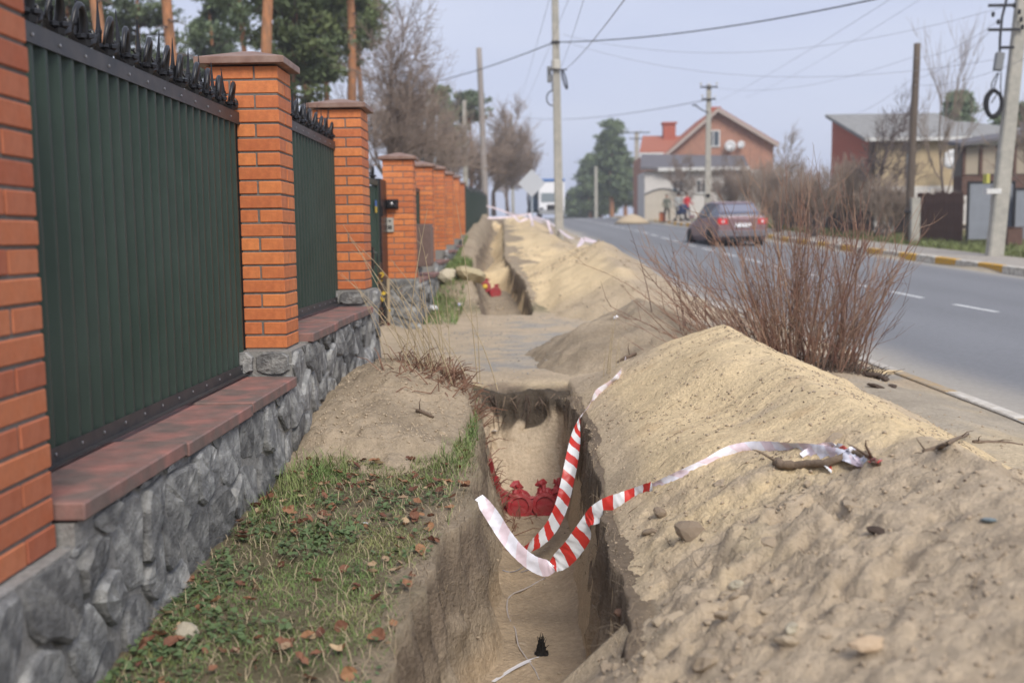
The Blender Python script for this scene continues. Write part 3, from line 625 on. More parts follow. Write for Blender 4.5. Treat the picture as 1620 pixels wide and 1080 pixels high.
for i in range(5):
    y, z0, z1, _ = specs[i]; nm = ['first', 'second', 'third', 'fourth', 'fifth'][i]
    fence_panel('narrow glimpse of green panel, %s gap of the far pillar row' % nm, float(FX(y+1.5))-.26, y+.31, specs[i+1][0]-.01, z0+.05, z1-.22, fin=False, bolts=False)
# gate recess
g_ = thing('gate', 'green metal gate in its recess behind the third pillar', 'gate', (-1.80, 8.42, .24))
pts = [(k*.12+a, b) for k in range(31) for a, b in ((0, 0), (.05, 0), (.065, .012), (.105, .012))]; n = len(pts); V = [(b, a, .08) for a, b in pts]+[(b, a, 1.70) for a, b in pts]; i = np.arange(n-1)
from_np('sheet', V, np.stack([i, i+1, i+1+n, i+n], 1), mat('gate_green', (.028, .06, .043), .5, var=.1), g_)
m = MB(); m.box(-.02, .03, 0, 3.72, 0, .06); m.box(-.02, .03, 0, 3.72, 1.72, 1.78); m.box(.0, .03, 0, .05, .06, 1.72); m.box(0, .03, 3.66, 3.72, .06, 1.72); m.build('frame', M_green, g_, bevel=.003)
m = MB(); m.box(.031, .050, 3.05, 3.10, .75, 1.0); m.tube([(.05, 3.07, .8), (.09, 3.07, .82), (.09, 3.07, .93), (.05, 3.07, .95)], .008, 6); m.build('handle', M_iron, g_)
m = MB(); m.box(.0315, .034, 3.40, 3.52, 1.40, 1.47); m.build('yellow_sticker', M_yel, g_); m = MB(); m.box(.0315, .034, 3.40, 3.52, 1.4705, 1.54); m.build('blue_sticker', mat('sticker_blue', (.05, .15, .45), .5), g_)
for k_ in range(8):
    for nm in ('scroll_hook', 'rosette'):
        o = bpy.data.objects.new(nm, FM[nm]); C.objects.link(o); o.parent = g_; o.location = (0, .3+k_*.45, 1.785); o.scale = (1.3,)*3
gp = thing('black_upright', 'black upright slab against the door phone pillar', 'post', (-1.86, 12.16, .1)); m = MB(); m.box(0, .11, 0, .50, 0, 1.95); m.build('post', M_iron, gp, bevel=.004); m = MB(); m.box(.112, .13, .02, .06, .3, .42); m.box(.112, .13, .02, .06, 1.5, 1.62); m.build('hinge', M_iron, gp)  # plain black upright closing the gap between gate sheet and pillar
# plain fence after the pillars
for i, (ya, yb) in enumerate(((29, 33), (33.05, 37), (37.05, 41), (41.05, 45.5), (45.55, 50))):
    nm = ['nearest', 'second', 'third', 'fourth', 'farthest'][i]
    za = float(base(ya))+.25
    fence_panel('%s section of the plain grey green fence beyond the brick pillars' % nm, -1.80-.02*i-.03*i, ya, yb, za-.2, 2.85+.16*i if i < 3 else 3.0+.1*i, fin=False, bolts=False, period=.15, group='plain green fence sections')

# ---------------------------------------------------------------- poles and wires
def pole(name, label, px, py_base, y, h, r0, r1, m_, lean=(0, 0), square=True, cat='pole', group=None, z=None):
    b = at(px, py_base, y); b.z = float(surf(np.array(b.x), np.array(y)))-.1 if z is None else z
    t = thing(name, label, cat, b, 0, group); m = MB(); n = 4 if square else 8
    if square:
        a = [(-r0, -r0*.8), (r0, -r0*.8), (r0*.8, r0*.8), (-r0*.8, r0*.8)]; k = r1/r0
        c = r0*.22; pl = [(-r0+c, -r0*.8), (r0-c, -r0*.8), (r0, -r0*.8+c), (r0*.82, r0*.8), (-r0*.82, r0*.8), (-r0, -r0*.8+c)]
        n = 6; vs = []
        for s_ in range(9):
            f = s_/8
            for p in pl: vs.append((p[0]*(1+(k-1)*f)+lean[0]*f, p[1]*(1+(k-1)*f)+lean[1]*f, h*f))
        m.add(vs, [(s_*n+i, s_*n+(i+1) % n, (s_+1)*n+(i+1) % n, (s_+1)*n+i) for s_ in range(8) for i in range(n)]+[tuple(range(n)), tuple(8*n+i for i in range(n))])
        m.build('shaft', m_, t, bevel=.006)
    else:
        m.tube([(lean[0]*s_/8+random.uniform(-.01, .01), lean[1]*s_/8, h*s_/8) for s_ in range(9)], [r0+(r1-r0)*s_/8 for s_ in range(9)], 10); m.build('shaft', m_, t, smooth=True)
    return t
def crossarm(t, z, w, pins, m_=None, ys=-.15):
    m = MB(); m.box(-w, w, ys-.035, ys+.035, z-.035, z+.035); a = m.build('crossarm', m_ or M_iron, t)
    for k_ in range(pins):
        x = -w+.04+(2*w-.08)*k_/max(1, pins-1); m = MB(); m.tube([(0, 0, .03), (0, 0, .12)], .012, 5); m.lathe([(.02, .11), (.045, .13), (.03, .16), (.045, .18), (.02, .21), (0, .215)], 8); o = m.build('insulator', M_white if k_ % 2 else M_pale, a); o.location = (x, ys, z)
def cable(label, A, B, sag, r, m_=None, name='power_line', n=22, cat='wire'):
    A = Vector(A); B = Vector(B); pts = [A.lerp(B, k/n)-Vector((0, 0, sag*4*(k/n)*(1-k/n))) for k in range(n+1)]
    c = (A+B)/2; m = MB(); m.tube([p-c for p in pts], r, 5); o = m.build(name, m_ or M_wire); o.location = c; return tag(o, label, cat)
# pole standing in the far sand bank
pa = pole('utility_pole', 'tall pale concrete pole standing in the sand, black cable coils near its top', 885, 380, 34, 10.6, .15, .10, M_conc, lean=(-.12, 0))
def att(t, z, dx=0, dy=0): l = t.location; return Vector((l.x+dx, l.y+dy, z))
zk = at(878, 68, 34).z
m = MB(); m.lathe([(.135, 0), (.15, .02), (.15, .08), (.135, .1)], 10); o = m.build('band', M_rail, pa); o.location = (-.08, 0, zk-.05-pa.location.z)
o = MB(); o.lathe([(.145, 0), (.15, .02), (.15, .28), (.14, .3)], 10); o = o.build('pale_band', mat('pale_band', (.55, .53, .47), .8), pa); o.location = (-.07, 0, at(878, 110, 34).z-pa.location.z)
m = MB(); m.box(-.07, .07, -.07, .07, -.26, .26); o = m.build('junction_box', M_greybox, pa, bevel=.02); o.location = (at(869, 118, 34).x-pa.location.x, 0, at(869, 118, 34).z-pa.location.z)
m = MB()
for k_ in range(3): m.tube([((.09+.015*k_)*math.cos(a/14*2*PI)*.45, .03*k_, (.30+.015*k_)*math.sin(a/14*2*PI)) for a in range(15)], .022, 5, cap=False)
o = m.build('cable_coil', M_cable, pa); o['kind'] = 'stuff'; q = at(893, 126, 34); o.location = (q.x-pa.location.x, -.05, q.z-pa.location.z); o.rotation_euler = (0, -.25, 0)
m = MB(); m.tube([(.20*math.cos(a/16*2*PI), 0, .24*math.sin(a/16*2*PI)) for a in range(17)], .022, 5, cap=False); m.tube([(-.02, 0, .24), (-.02, 0, .75)], .015, 5); o = m.build('cable_loop', M_cable, pa); q = at(872, 156, 34); o.location = (q.x-pa.location.x+.05, -.05, q.z-pa.location.z)
m = MB(); m.box(-.3, .3, -.02, .02, -.02, .02); o = m.build('bracket', M_iron, pa); q = at(882, 112, 34); o.location = (q.x-pa.location.x, -.16, q.z-pa.location.z)
pb = pole('utility_pole', 'bare leaning grey pole by the green fence, next to barrier tape', 769, 357, 58, 9.6, .19, .15, mat('old_pole', (.30, .27, .25), .9, var=.15, nscale=5), lean=(-.25, 0), square=False)
pc = pole('utility_pole', 'short pale post rising behind the far fence in front of the umbrella pine', 738, 372, 66, 7.6, .17, .13, M_conc, lean=(0, 0))
pd = pole('utility_pole', 'slender far pole with insulators above the brown trees', 812, 348, 112, 11.4, .18, .12, M_conc, lean=(-.1, 0)); crossarm(pd, 11.0, .8, 3); crossarm(pd, 10.2, .9, 2)
pe = pole('utility_pole', 'short pale post in front of the far pines', 943, 347, 98, 5.0, .16, .14, M_conc)
pf = pole('utility_pole', 'grey pole with crossarm in front of the white garage corner', 1007, 342, 86, 7.2, .24, .18, M_conc); crossarm(pf, 7.1, 1.1, 4); crossarm(pf, 6.6, .6, 2)
pg = pole('utility_pole', 'pale concrete pole with metal crossarms in front of the brick gable house', 1119, 345, 50, 6.85, .17, .11, M_conc, lean=(.02, 0)); crossarm(pg, 6.72, .42, 3); crossarm(pg, 6.15, .34, 2)
m = MB(); m.tube([(0, -.1, 5.5), (-.35, -.2, 5.65), (-.62, -.25, 5.82)], .03, 6); m.ell((-.7, -.26, 5.86), (.14, .08, .04)); m.build('lamp_arm', M_rail, pg); m = MB(); m.lathe([(.155, 1.45), (.165, 1.46), (.165, 1.62), (.155, 1.63)], 8); m.build('dark_band', M_iron, pg)
ph = pole('utility_pole', 'dark brown wooden pole strapped to a concrete stub', 1437, 380, 31, 6.0, .125, .10, M_wood, lean=(.10, 0), square=False)
m = MB(); m.box(-.03, .23, -.30, -.12, -.1, 1.45); o = m.build('concrete_stub', M_conc, ph, bevel=.01)
m = MB(); m.lathe([(.20, 1.0), (.21, 1.01), (.21, 1.05), (.20, 1.06)], 8, M=Matrix.Translation((.03, -.08, 0))); o = m.build('strap', M_iron, ph)
pr = pole('utility_pole', 'big concrete pole at the right edge with coiled black cable and grey box', 1572, 405, 24.5, 8.6, .19, .115, M_conc, lean=(.62, 0), square=True)
prx = lambda z: pr.location.x+.62*(z-pr.location.z)/8.6
def on_pr(px, py, dy=-.2): q = at(px, py, 24.5); return Vector((q.x-pr.location.x, dy, q.z-pr.location.z))
for (pxa, pya, w) in ((1582, 50, .36), (1578, 12, .3), (1588, 78, .14)):
    m = MB(); m.box(-w, w, -.03, .03, -.03, .03); o = m.build('crossarm', M_iron, pr); o.location = on_pr(pxa, pya)
for pxa, pya in ((1565, 26), (1573, 38), (1606, 22), (1609, 34), (1611, 46), (1598, 12)):
    m = MB(); m.lathe([(.012, -.06), (.03, -.05), (.045, -.02), (.03, 0), (.045, .02), (.03, .05), (.01, .06)], 8); o = m.build('insulator', M_iron, pr); o.location = on_pr(pxa, pya)
m = MB(); m.box(-.095, .095, -.07, .07, -.21, .21); o = m.build('junction_box', M_greybox, pr, bevel=.02); o.location = on_pr(1574, 100); o.rotation_euler = (0, .12, 0)
rc_ = random.Random(3); cc = on_pr(1567, 166); cl = None
for k_ in range(5):
    a0, b0 = .19+rc_.uniform(-.025, .02), .31+rc_.uniform(-.03, .02); ox, oz = rc_.uniform(-.04, .04), rc_.uniform(-.03, .03)
    m = MB(); m.tube([(a0*math.cos(a/24*2*PI)+ox, .02*k_, b0*math.sin(a/24*2*PI)+oz) for a in range(25)], .024, 6, cap=False); o = m.build('cable_loop', M_cable, pr, smooth=True); o.location = cc
for pts_ in ([(1571, 118), (1562, 135), (1563, 150)], [(1573, 118), (1566, 140), (1570, 152), (1562, 165)], [(1577, 116), (1576, 140), (1578, 160)]):
    m = MB(); P_ = [on_pr(a, b, -.22) for a, b in pts_]; m.tube(P_, .014, 5); m.build('hanging_cable', M_cable, pr)
P_ = [on_pr(a, b, -.17) for a, b in ((1587, 2), (1580, 30), (1577, 60), (1576, 95))]; m = MB(); m.tube(P_, .03, 5); m.build('riser_cable', M_cable, pr)
for pz, hh, col_, nm in ((283, .22, (.46, .44, .10), 'yellow_patch'), (303, .12, (.62, .62, .60), 'white_patch')):
    q = on_pr(1568, pz, 0); m = MB(); x0 = q.x; w_ = .158; m.box(x0-w_-.012+(0 if nm == 'white_patch' else 0), x0+(w_+.012 if nm == 'white_patch' else -.10), -.1545, .05, -hh/2, hh/2); o = m.build(nm, mat(nm, col_, .8, var=.3), pr); o.location = (0, 0, q.z)
pi_ = pole('light_post', 'left one of two thin pale blue posts behind the brick pillars', 663, 300, 40, 7.0, .05, .04, M_bluepost, lean=(.30, 0), square=False, cat='post'); pj = pole('light_post', 'right one of two thin pale blue posts behind the brick pillars', 682, 300, 44, 7.1, .05, .04, M_bluepost, lean=(.30, 0), square=False, cat='post')
for t_, pyt in ((pi_, 178), (pj, 186)):
    h_ = at(668, pyt, t_.location.y).z-t_.location.z; t_.scale = (1, 1, h_/7.0)
# wires
K = at(877, 67, 34)
cable('thick black cable from the sandbank pole rising to the upper right', K, at(1640, -62, 20), .35, .017, M_cable, 'overhead_cable')
cable('thick black cable from the sandbank pole sloping down to the bare trees on the left', K, at(560, 142, 62), .5, .018, M_cable, 'overhead_cable')
cable('thin wire running up from the coil on the sandbank pole', at(894, 110, 34), at(1010, -30, 12), .1, .008)
cable('faint wire from the far insulated pole crossing towards the right', at(812, 184, 112), at(1119, 158, 50), .6, .02)
pt = att(pg, 0)
wires = [((1119, 137, 50), (1440, 92, 31), .5, 'wire from the gable house pole to the wooden pole'), ((1440, 92, 31), (1585, 28, 24.5), .25, 'upper wire between the wooden pole and the big right pole'),
 ((1340, 185, 40), (1440, 127, 31), .15, 'lower wire left of the wooden pole'), ((1440, 127, 31), (1565, 52, 24.5), .2, 'lower wire between the wooden pole and the big right pole'),
 ((893, 66, 34), (1590, 92, 24.5), .75, 'long sagging faint wire from the sandbank pole to the big right pole'), ((890, 55, 34), (1586, 12, 24.5), .8, 'highest faint wire towards the big right pole'),
 ((1180, 155, 70), (1640, -120, 22), .3, 'faint wire climbing steeply to the upper right'), ((1100, 175, 80), (1500, -60, 20), .3, 'second faint wire climbing steeply to the upper right'),
 ((815, 182, 112), (880, -40, 20), .2, 'left one of the faint wires left of the sandbank pole'), ((822, 182, 112), (915, -40, 20), .2, 'right one of the faint wires left of the sandbank pole'),
 ((886, 110, 34), (935, -40, 16), .1, 'faint near vertical wire right of the sandbank pole'), ((1444, 135, 31), (1640, 85, 22), .2, 'faint wire behind the big right pole'),
 ((255, 30, 26), (300, 72, 28), .05, 'short dark wire between the two left pine trunks')]
for A, B, sg, lb in wires: cable(lb, at(*A), at(*B), sg, .005)
# back of a diamond road sign
q = at(842, 367, 46); t = thing('road_sign', 'pale back of a diamond shaped road sign on a thin post', 'sign', (q.x, 46, float(surf(np.array(q.x), np.array(46.0)))-.1))
hz = at(842, 290, 46).z-t.location.z; m = MB(); m.tube([(0, 0, 0), (0, 0, hz+.3)], .035, 8); m.build('post', M_bluepost, t); m = MB(); s_ = .62; m.prism([(0, -s_), (s_, 0), (0, s_), (-s_, 0)], -.06, -.045); o = m.build('plate', mat('sign_back', (.50, .53, .57), .5), t); o.location = (0, 0, hz)

# ---------------------------------------------------------------- trees
def rot_dir(d, ang, az):
    a = d.orthogonal().normalized(); b = d.cross(a); return (d*math.cos(ang)+(a*math.cos(az)+b*math.sin(az))*math.sin(ang)).normalized()
def bare_tree(label, pos, h, r, seed, levels=4, kids=5, m_trunk=None, m_tw=None, spread=.75, name='bare_tree', twig_r=.010, stems=1, cat='tree', group=None, leaf=0, up=.18, tlen=.38):
    rnd = random.Random(seed); t = thing(name, label, cat, pos, 0, group); tr = MB(); br = MB(); tips = []
    def grow(p, d, L_, rad, lv):
        n = 4 if lv < 2 else 3; pts = [p]; dd = d
        for k in range(n):
            dd = (dd+Vector((rnd.gauss(0, .14), rnd.gauss(0, .14), rnd.gauss(0, .10)+up*(lv > 0)*.5))).normalized(); pts.append(pts[-1]+dd*(L_/n))
        rr = [max(twig_r*.5, rad*(1-.55*k/n)) for k in range(n+1)]
        (tr if lv == 0 else br).tube(pts, rr, 8 if lv == 0 else (5 if lv == 1 else 3), cap=lv == 0)
        if lv >= levels: tips.extend(pts[1:]); return
        nk = kids+(1 if lv == 0 else 0)
        for k in range(nk):
            f = rnd.uniform(.35 if lv == 0 else .2, 1.0); i = min(n-1, int(f*n)); q = pts[i].lerp(pts[i+1], f*n-i)
            grow(q, rot_dir(dd, rnd.uniform(.35, 1.0)*spread, rnd.uniform(0, 2*PI)), L_*rnd.uniform(.5, .78), max(twig_r, rad*.5), lv+1)
        grow(pts[-1], dd, L_*.7, rad*.45, lv+1)
    for s_ in range(stems):
        d = Vector((0, 0, 1)) if stems == 1 else rot_dir(Vector((0, 0, 1)), rnd.uniform(.05, .55), rnd.uniform(0, 2*PI))
        grow(Vector((rnd.uniform(-.1, .1)*(stems > 1), rnd.uniform(-.1, .1)*(stems > 1), 0)), d, h*tlen, r, 0)
    tr.build('trunk', m_trunk or M_bark, t, smooth=True, fix=False)
    br.build('branches', m_tw or M_twigs, t, fix=False)
    if leaf and tips:
        V = []; 
        for _ in range(leaf):
            p = tips[rnd.randrange(len(tips))]+Vector((rnd.gauss(0, .12), rnd.gauss(0, .12), rnd.gauss(0, .12))); a = Vector((rnd.gauss(0, 1), rnd.gauss(0, 1), rnd.gauss(0, 1))).normalized()*.07; b = a.orthogonal().normalized()*.05; V += [p-a, p+b, p+a]
        o = from_np('leaves', np.array(V), np.arange(len(V)).reshape(-1, 3), M_brownleaf, t)
    return t
def pine(label, pos, h, r, crown_z, crown_r, seed, n=55, lean=(0, 0), top=.12, m_n=None, clump=.42, per=22, group=None, nb_low=0, flat=1.0, leafs=.10):
    rnd = random.Random(seed); rs = np.random.RandomState(seed); t = thing('pine_tree', label, 'tree', pos, 0, group); m = MB()
    cx = lambda z: Vector((lean[0]*(z/h)+.12*math.sin(z*.5+seed)*min(1, z/3), lean[1]*(z/h), z))
    m.tube([cx(h*k/12) for k in range(13)], [r*(1-.75*(k/12)**1.4) for k in range(13)], 9); m.build('trunk', M_pbark, t, smooth=True, fix=False)
    br = MB(); Cs = []
    for k in range(n):
        f = rnd.random(); z = crown_z+(h-crown_z)*f**.9; az = rnd.uniform(0, 2*PI); L_ = crown_r*(1-f*.75)*rnd.uniform(.5, 1.1)*(.55+.45*math.sin(min(1, f*3)*PI/2)); p = cx(z); d = Vector((math.cos(az), math.sin(az), rnd.uniform(-.1, .45)))
        pts = [p, p+d*L_*.5, p+d*L_+Vector((0, 0, L_*rnd.uniform(-.05, .22)))]
        br.tube(pts, [.05*r/.15, .035*r/.15, .012], 4, cap=False)
        for q in range(3+int(L_*2)):
            f2 = rnd.uniform(.35, 1.05); c = pts[0].lerp(pts[2], f2)+Vector((rnd.gauss(0, .25), rnd.gauss(0, .25), rnd.gauss(0, .14)))*L_*.35; Cs.append(((c.x, c.y, c.z), clump*rnd.uniform(.6, 1.25)))
    for k in range(nb_low):
        z = crown_z*rnd.uniform(.55, 1); az = rnd.uniform(0, 2*PI); L_ = crown_r*rnd.uniform(.2, .5); p = cx(z); br.tube([p, p+Vector((math.cos(az)*L_*.5, math.sin(az)*L_*.5, -.05)), p+Vector((math.cos(az)*L_, math.sin(az)*L_, -.25*L_))], [.03, .02, .006], 4, cap=False)
    br.build('branches', M_bark, t, fix=False)
    c0 = np.array([c for c, s in Cs]); s0 = np.array([s for c, s in Cs]); N = len(Cs)*per
    c = np.repeat(c0, per, 0); s = np.repeat(s0, per); u = rs.normal(0, 1, (N, 3)); u /= np.linalg.norm(u, axis=1)[:, None]; rad = rs.uniform(.25, 1, N)**.6
    c = c+u*(rad*s)[:, None]*np.array([1, 1, .5*flat]); a = rs.normal(0, 1, (N, 3)); a[:, 2] += .5; a += u*1.3; a /= np.linalg.norm(a, axis=1)[:, None]; b = np.cross(a, rs.normal(0, 1, (N, 3))); b /= np.linalg.norm(b, axis=1)[:, None]
    L_ = leafs*rs.uniform(.8, 1.6, N)[:, None]; V = np.stack([c-a*L_, c+b*L_*.32, c+a*L_, c-b*L_*.32], 1).reshape(-1, 3)
    from_np('crown', V, np.arange(len(V)).reshape(-1, 4), m_n or M_needle, t)
    return t
def gpos(px, y, dz=0): q = at(px, 400, y); return Vector((q.x, y, float(bank(q.x, y))+.3+dz))
G_ = 'pines behind the brick fence'
pine('thin orange pine trunk nearest the left edge of the photo', gpos(187, 23), 12, .165, 7.2, 2.6, 1, n=46, lean=(-.35, 0), group=G_, nb_low=5)
pine('orange pine trunk left of the tall brick pillar', gpos(303, 25), 13, .155, 6.5, 2.0, 2, n=42, lean=(-.5, 0), group=G_, nb_low=12)
pine('dark brown pine trunk right above the tall pillar cap', gpos(432, 27), 14, .17, 8.2, 2.4, 3, n=40, lean=(.3, 0), group=G_, nb_low=7)
pine('slim yellowish pine with low shaggy crown right of the tall pillar', gpos(474, 31), 10.5, .13, 3.6, 2.0, 4, n=130, group=G_, nb_low=4)
pine('pinkish pine trunk beside the bare trees', gpos(557, 33), 13, .175, 7.2, 1.5, 5, n=60, lean=(.15, 0), group=G_, nb_low=5)
pine('dense pine right at the edge of the bare tree crowns', gpos(520, 39), 12.5, .14, 5.0, 2.2, 6, n=130, group=G_)
pine('full crowned pine directly behind the third pillar top', gpos(498, 36), 13.5, .15, 6.2, 2.3, 8, n=110, group=G_)
pine('bushy dark green pine just left of the bare tree', gpos(578, 42), 12.5, .14, 6.6, 1.7, 7, n=110, group=G_)
for i, (px, y, h, cz, crr, lb) in enumerate(((60, 42, 10.5, 4.6, 3.3, 'leftmost soft green pine in the background'), (130, 38, 11.5, 6, 2.5, 'background pine behind the leftmost orange trunk'), (232, 44, 11.5, 4.6, 3.0, 'round background pine between the two orange trunks'), (345, 48, 10.3, 4.0, 2.9, 'background pine behind the tall pillar top'), (395, 42, 13, 7.6, 2.8, 'bluish green pine crown above the tall pillar'), (20, 34, 12.5, 7.0, 2.6, 'pine crown above the left pillar'))):
    pine(lb, gpos(px, y), h, .16, cz, crr, 20+i, n=62, m_n=M_needle2, clump=.5, per=22, group='soft background pines', leafs=.13)
B = 'bare trees behind the far fence'
bare_tree('wide bare tree with fine upswept twigs right of the third pillar', gpos(612, 30), 6.6, .16, 11, levels=5, kids=4, spread=1.15, group=B, twig_r=.008)
bare_tree('dense bare tree behind the first plain pillars', gpos(648, 40), 6.6, .15, 12, levels=5, kids=4, spread=1.2, group=B, twig_r=.009)
bare_tree('low tangled bare tree above the far pillars', gpos(695, 52), 5.4, .15, 13, levels=5, kids=4, spread=1.0, group=B, twig_r=.011)
bare_tree('bare tree with brown leaves beside the umbrella pine', gpos(715, 64), 8, .16, 14, levels=4, kids=5, spread=1.0, group=B, twig_r=.02, leaf=2500)
bare_tree('tall purplish bare tree right of the umbrella pine', gpos(782, 78), 9.0, .2, 15, levels=5, kids=4, spread=.8, group=B, twig_r=.02, leaf=1500)
bare_tree('brown leafy tree just left of the truck', gpos(805, 96), 8.5, .2, 16, levels=4, kids=5, spread=.8, group=B, twig_r=.025, leaf=5000)
bare_tree('thin bare tree against the sky left of the truck', gpos(836, 104), 9.5, .15, 17, levels=4, kids=4, spread=.7, group=B, twig_r=.022)
bare_tree('bare tree between the two thin blue posts', gpos(662, 60), 7, .15, 18, levels=5, kids=4, spread=.95, group=B, twig_r=.018)
bare_tree('low brown thicket tree beyond the plain green fence', gpos(760, 70), 6.0, .12, 19, levels=4, kids=5, spread=1.1, group=B, twig_r=.022, leaf=3500)
pine('umbrella pine with small flat crown behind the far fence', gpos(746, 80), 9.4, .16, 7.3, 2.4, 31, n=55, m_n=M_needle2, clump=.5, flat=.8, leafs=.15)
pine('dark green pine low behind the far pillars', gpos(700, 72), 8.6, .18, 3.5, 2.5, 32, n=60, m_n=M_needle2, clump=.55, leafs=.16)
PF = 'far pines at the crest of the road'
for i, (px, y, h, cz, crr, lb) in enumerate(((968, 120, 11.5, 2.4, 3.0, 'tallest far pine behind the short pale post'), (935, 135, 9.0, 1.5, 3.2, 'left far pine at the crest'), (990, 128, 7.8, 2.0, 2.2, 'right far pine at the crest'), (912, 150, 5.2, .8, 3.4, 'lowest far pine right of the truck'), (950, 140, 7.0, .8, 3.2, 'middle far pine at the crest'))):
    q = at(px, 346, y); pine(lb, Vector((q.x, y, float(base(y))-.2)), h, .28, cz, crr, 40+i, n=85, m_n=M_needle2, clump=.8, per=20, group=PF, leafs=.24)
for i, (px, y, h, lb) in enumerate(((1512, 75, 8.7, 'dark round pine top above the grey roof'), (1607, 52, 5.8, 'dark pine top behind the big right pole'))):
    q = at(px, 346, y); pine(lb, Vector((q.x, y, float(base(y)))), h, .16, h-2.4, 1.7, 50+i, n=40, m_n=M_needle2, clump=.6, leafs=.2)
def gr(px, y): q = at(px, 372, y); return Vector((q.x, y, float(ground(np.array(q.x), np.array(float(y))))-.05))
S_ = 'bare shrubs across the road'
for i, (px, y, h, st, lb) in enumerate(((1205, 47, 2.5, 6, 'reddish bare shrub right beside the brick gable house'), (1250, 42, 2.1, 8, 'bare shrub directly behind the foreground bush'), (1290, 36, 1.9, 8, 'bare shrub above the striped kerb left end'), (1335, 38, 2.3, 8, 'dark tangled shrub below the red brick end wall'), (1400, 34, 1.7, 7, 'bare shrub left of the wooden pole'), (1165, 58, 2.3, 6, 'pale bare shrub in front of the garage'), (1480, 33, 1.3, 5, 'thin shrub right of the concrete stub'), (1230, 40, 1.9, 7, 'low pale shrub right of the silver car'))):
    bare_tree(lb, gr(px, y), h, .028, 60+i, levels=4, kids=3, spread=.7, name='bare_shrub', twig_r=.007, stems=st+5, cat='shrub', group=S_, m_tw=M_twigs, tlen=.5, up=.3)
bare_tree('crooked dark bare tree left of the wooden pole', gr(1385, 35.5), 5.2, .10, 71, levels=5, kids=3, spread=.95, twig_r=.009, m_trunk=M_bark, m_tw=M_bark)
bare_tree('bare tree with dark trunk in front of the white garage', gr(1162, 62), 4.6, .10, 72, levels=5, kids=3, spread=1.0, twig_r=.014)
bare_tree('young bare tree with thin upright shoots in front of the yellow brick wall', gr(1500, 37), 7.8, .07, 73, levels=4, kids=3, spread=.5, twig_r=.006, up=.4)
bare_tree('pale bare tree left of the two storey yellow house', gr(1225, 60), 5.6, .12, 74, levels=5, kids=3, spread=.85, twig_r=.016)
bare_tree('bare tree behind the concrete pole at the right edge', gr(1612, 30), 5.5, .08, 75, levels=4, kids=4, spread=.8, twig_r=.010)
bare_tree('small bare tree in front of the garage gate', gr(1085, 66), 4.4, .08, 76, levels=5, kids=3, spread=1.0, twig_r=.014)
bare_tree('very dark thicket in front of the red brick end wall', gr(1350, 43), 1.9, .05, 77, levels=4, kids=4, spread=.9, name='bare_shrub', twig_r=.012, stems=8, cat='shrub', m_tw=M_root)

# ---------------------------------------------------------------- houses
def W(px, py, y): return at(px, py, y)
M_hb = mat('house_brick', (.42, .22, .15), .85, var=.15, nscale=3, col2=(.36, .19, .14)); M_hw = mat('white_plaster', (.58, .56, .53), .9, var=.1, nscale=2); M_rt = mat('red_roof_tile', (.34, .125, .08), .8, var=.12, nscale=3)
M_rg = mat('grey_roof', (.13, .125, .135), .8, var=.12, nscale=2); M_glass = mat('window_glass', (.06, .08, .10), .1, spec=.6); M_sof = mat('white_trim', (.62, .62, .60), .6); M_yb = mat('yellow_brick', (.50, .40, .25), .85, var=.12, nscale=4, col2=(.42, .33, .21)); M_rb = mat('red_wall_brick', (.40, .12, .08), .85, var=.15, nscale=4); M_slate = mat('old_slate', (.27, .27, .265), .9, var=.15, nscale=3, col2=(.22, .22, .21))
M_rust = mat('rusty_brown_fence', (.12, .07, .055), .8, var=.3, nscale=3); M_gm = mat('grey_metal_sheet', (.22, .24, .27), .6, var=.12, nscale=2)
def win(parent, x0, x1, z0, z1, y, mull=1, name='window'):
    m = MB(); t_ = .10
    m.box(x0, x1, y-.06, y+.02, z0, z0+t_); m.box(x0, x1, y-.06, y+.02, z1-t_, z1); m.box(x0, x0+t_, y-.06, y+.02, z0+t_, z1-t_); m.box(x1-t_, x1, y-.06, y+.02, z0+t_, z1-t_)
    for k in range(mull): xm = x0+(x1-x0)*(k+1)/(mull+1); m.box(xm-.035, xm+.035, y-.055, y+.01, z0+t_, z1-t_)
    f = m.build(name, M_sof, parent)
    for k in range(mull+1):
        a = x0+t_+(x1-x0-t_)*k/(mull+1); b = x0+(x1-x0-t_)*(k+1)/(mull+1); m = MB(); m.box(a, b, y-.02, y-.012, z0+t_, z1-t_); m.build('pane', M_glass, f)
    return f
def dish(label, px, py, y, r, parent_y=0):
    q = W(px, py, y); t = thing('satellite_dish', label, 'satellite dish', q, 0, 'satellite dishes'); m = MB(); Mx = Matrix.Rotation(PI/2+.15, 4, 'X')
    m.lathe([(0, 0), (r*.5, r*.04), (r, r*.17), (r*.99, r*.20), (r*.5, r*.07), (0, r*.03)], 16, M=Mx); m.build('dish', mat('dish_white', (.66, .67, .68), .5), t, smooth=True); m = MB(); m.tube([(0, 0, -r*.9), (0, -r*.7, -r*.5)], .02, 4); m.ell((0, -r*.72, -r*.45), .05); m.build('feed_arm', M_greybox, t); m = MB(); m.tube([(0, .05, 0), (0, .35, -.2)], .03, 5); m.build('bracket', M_iron, t)
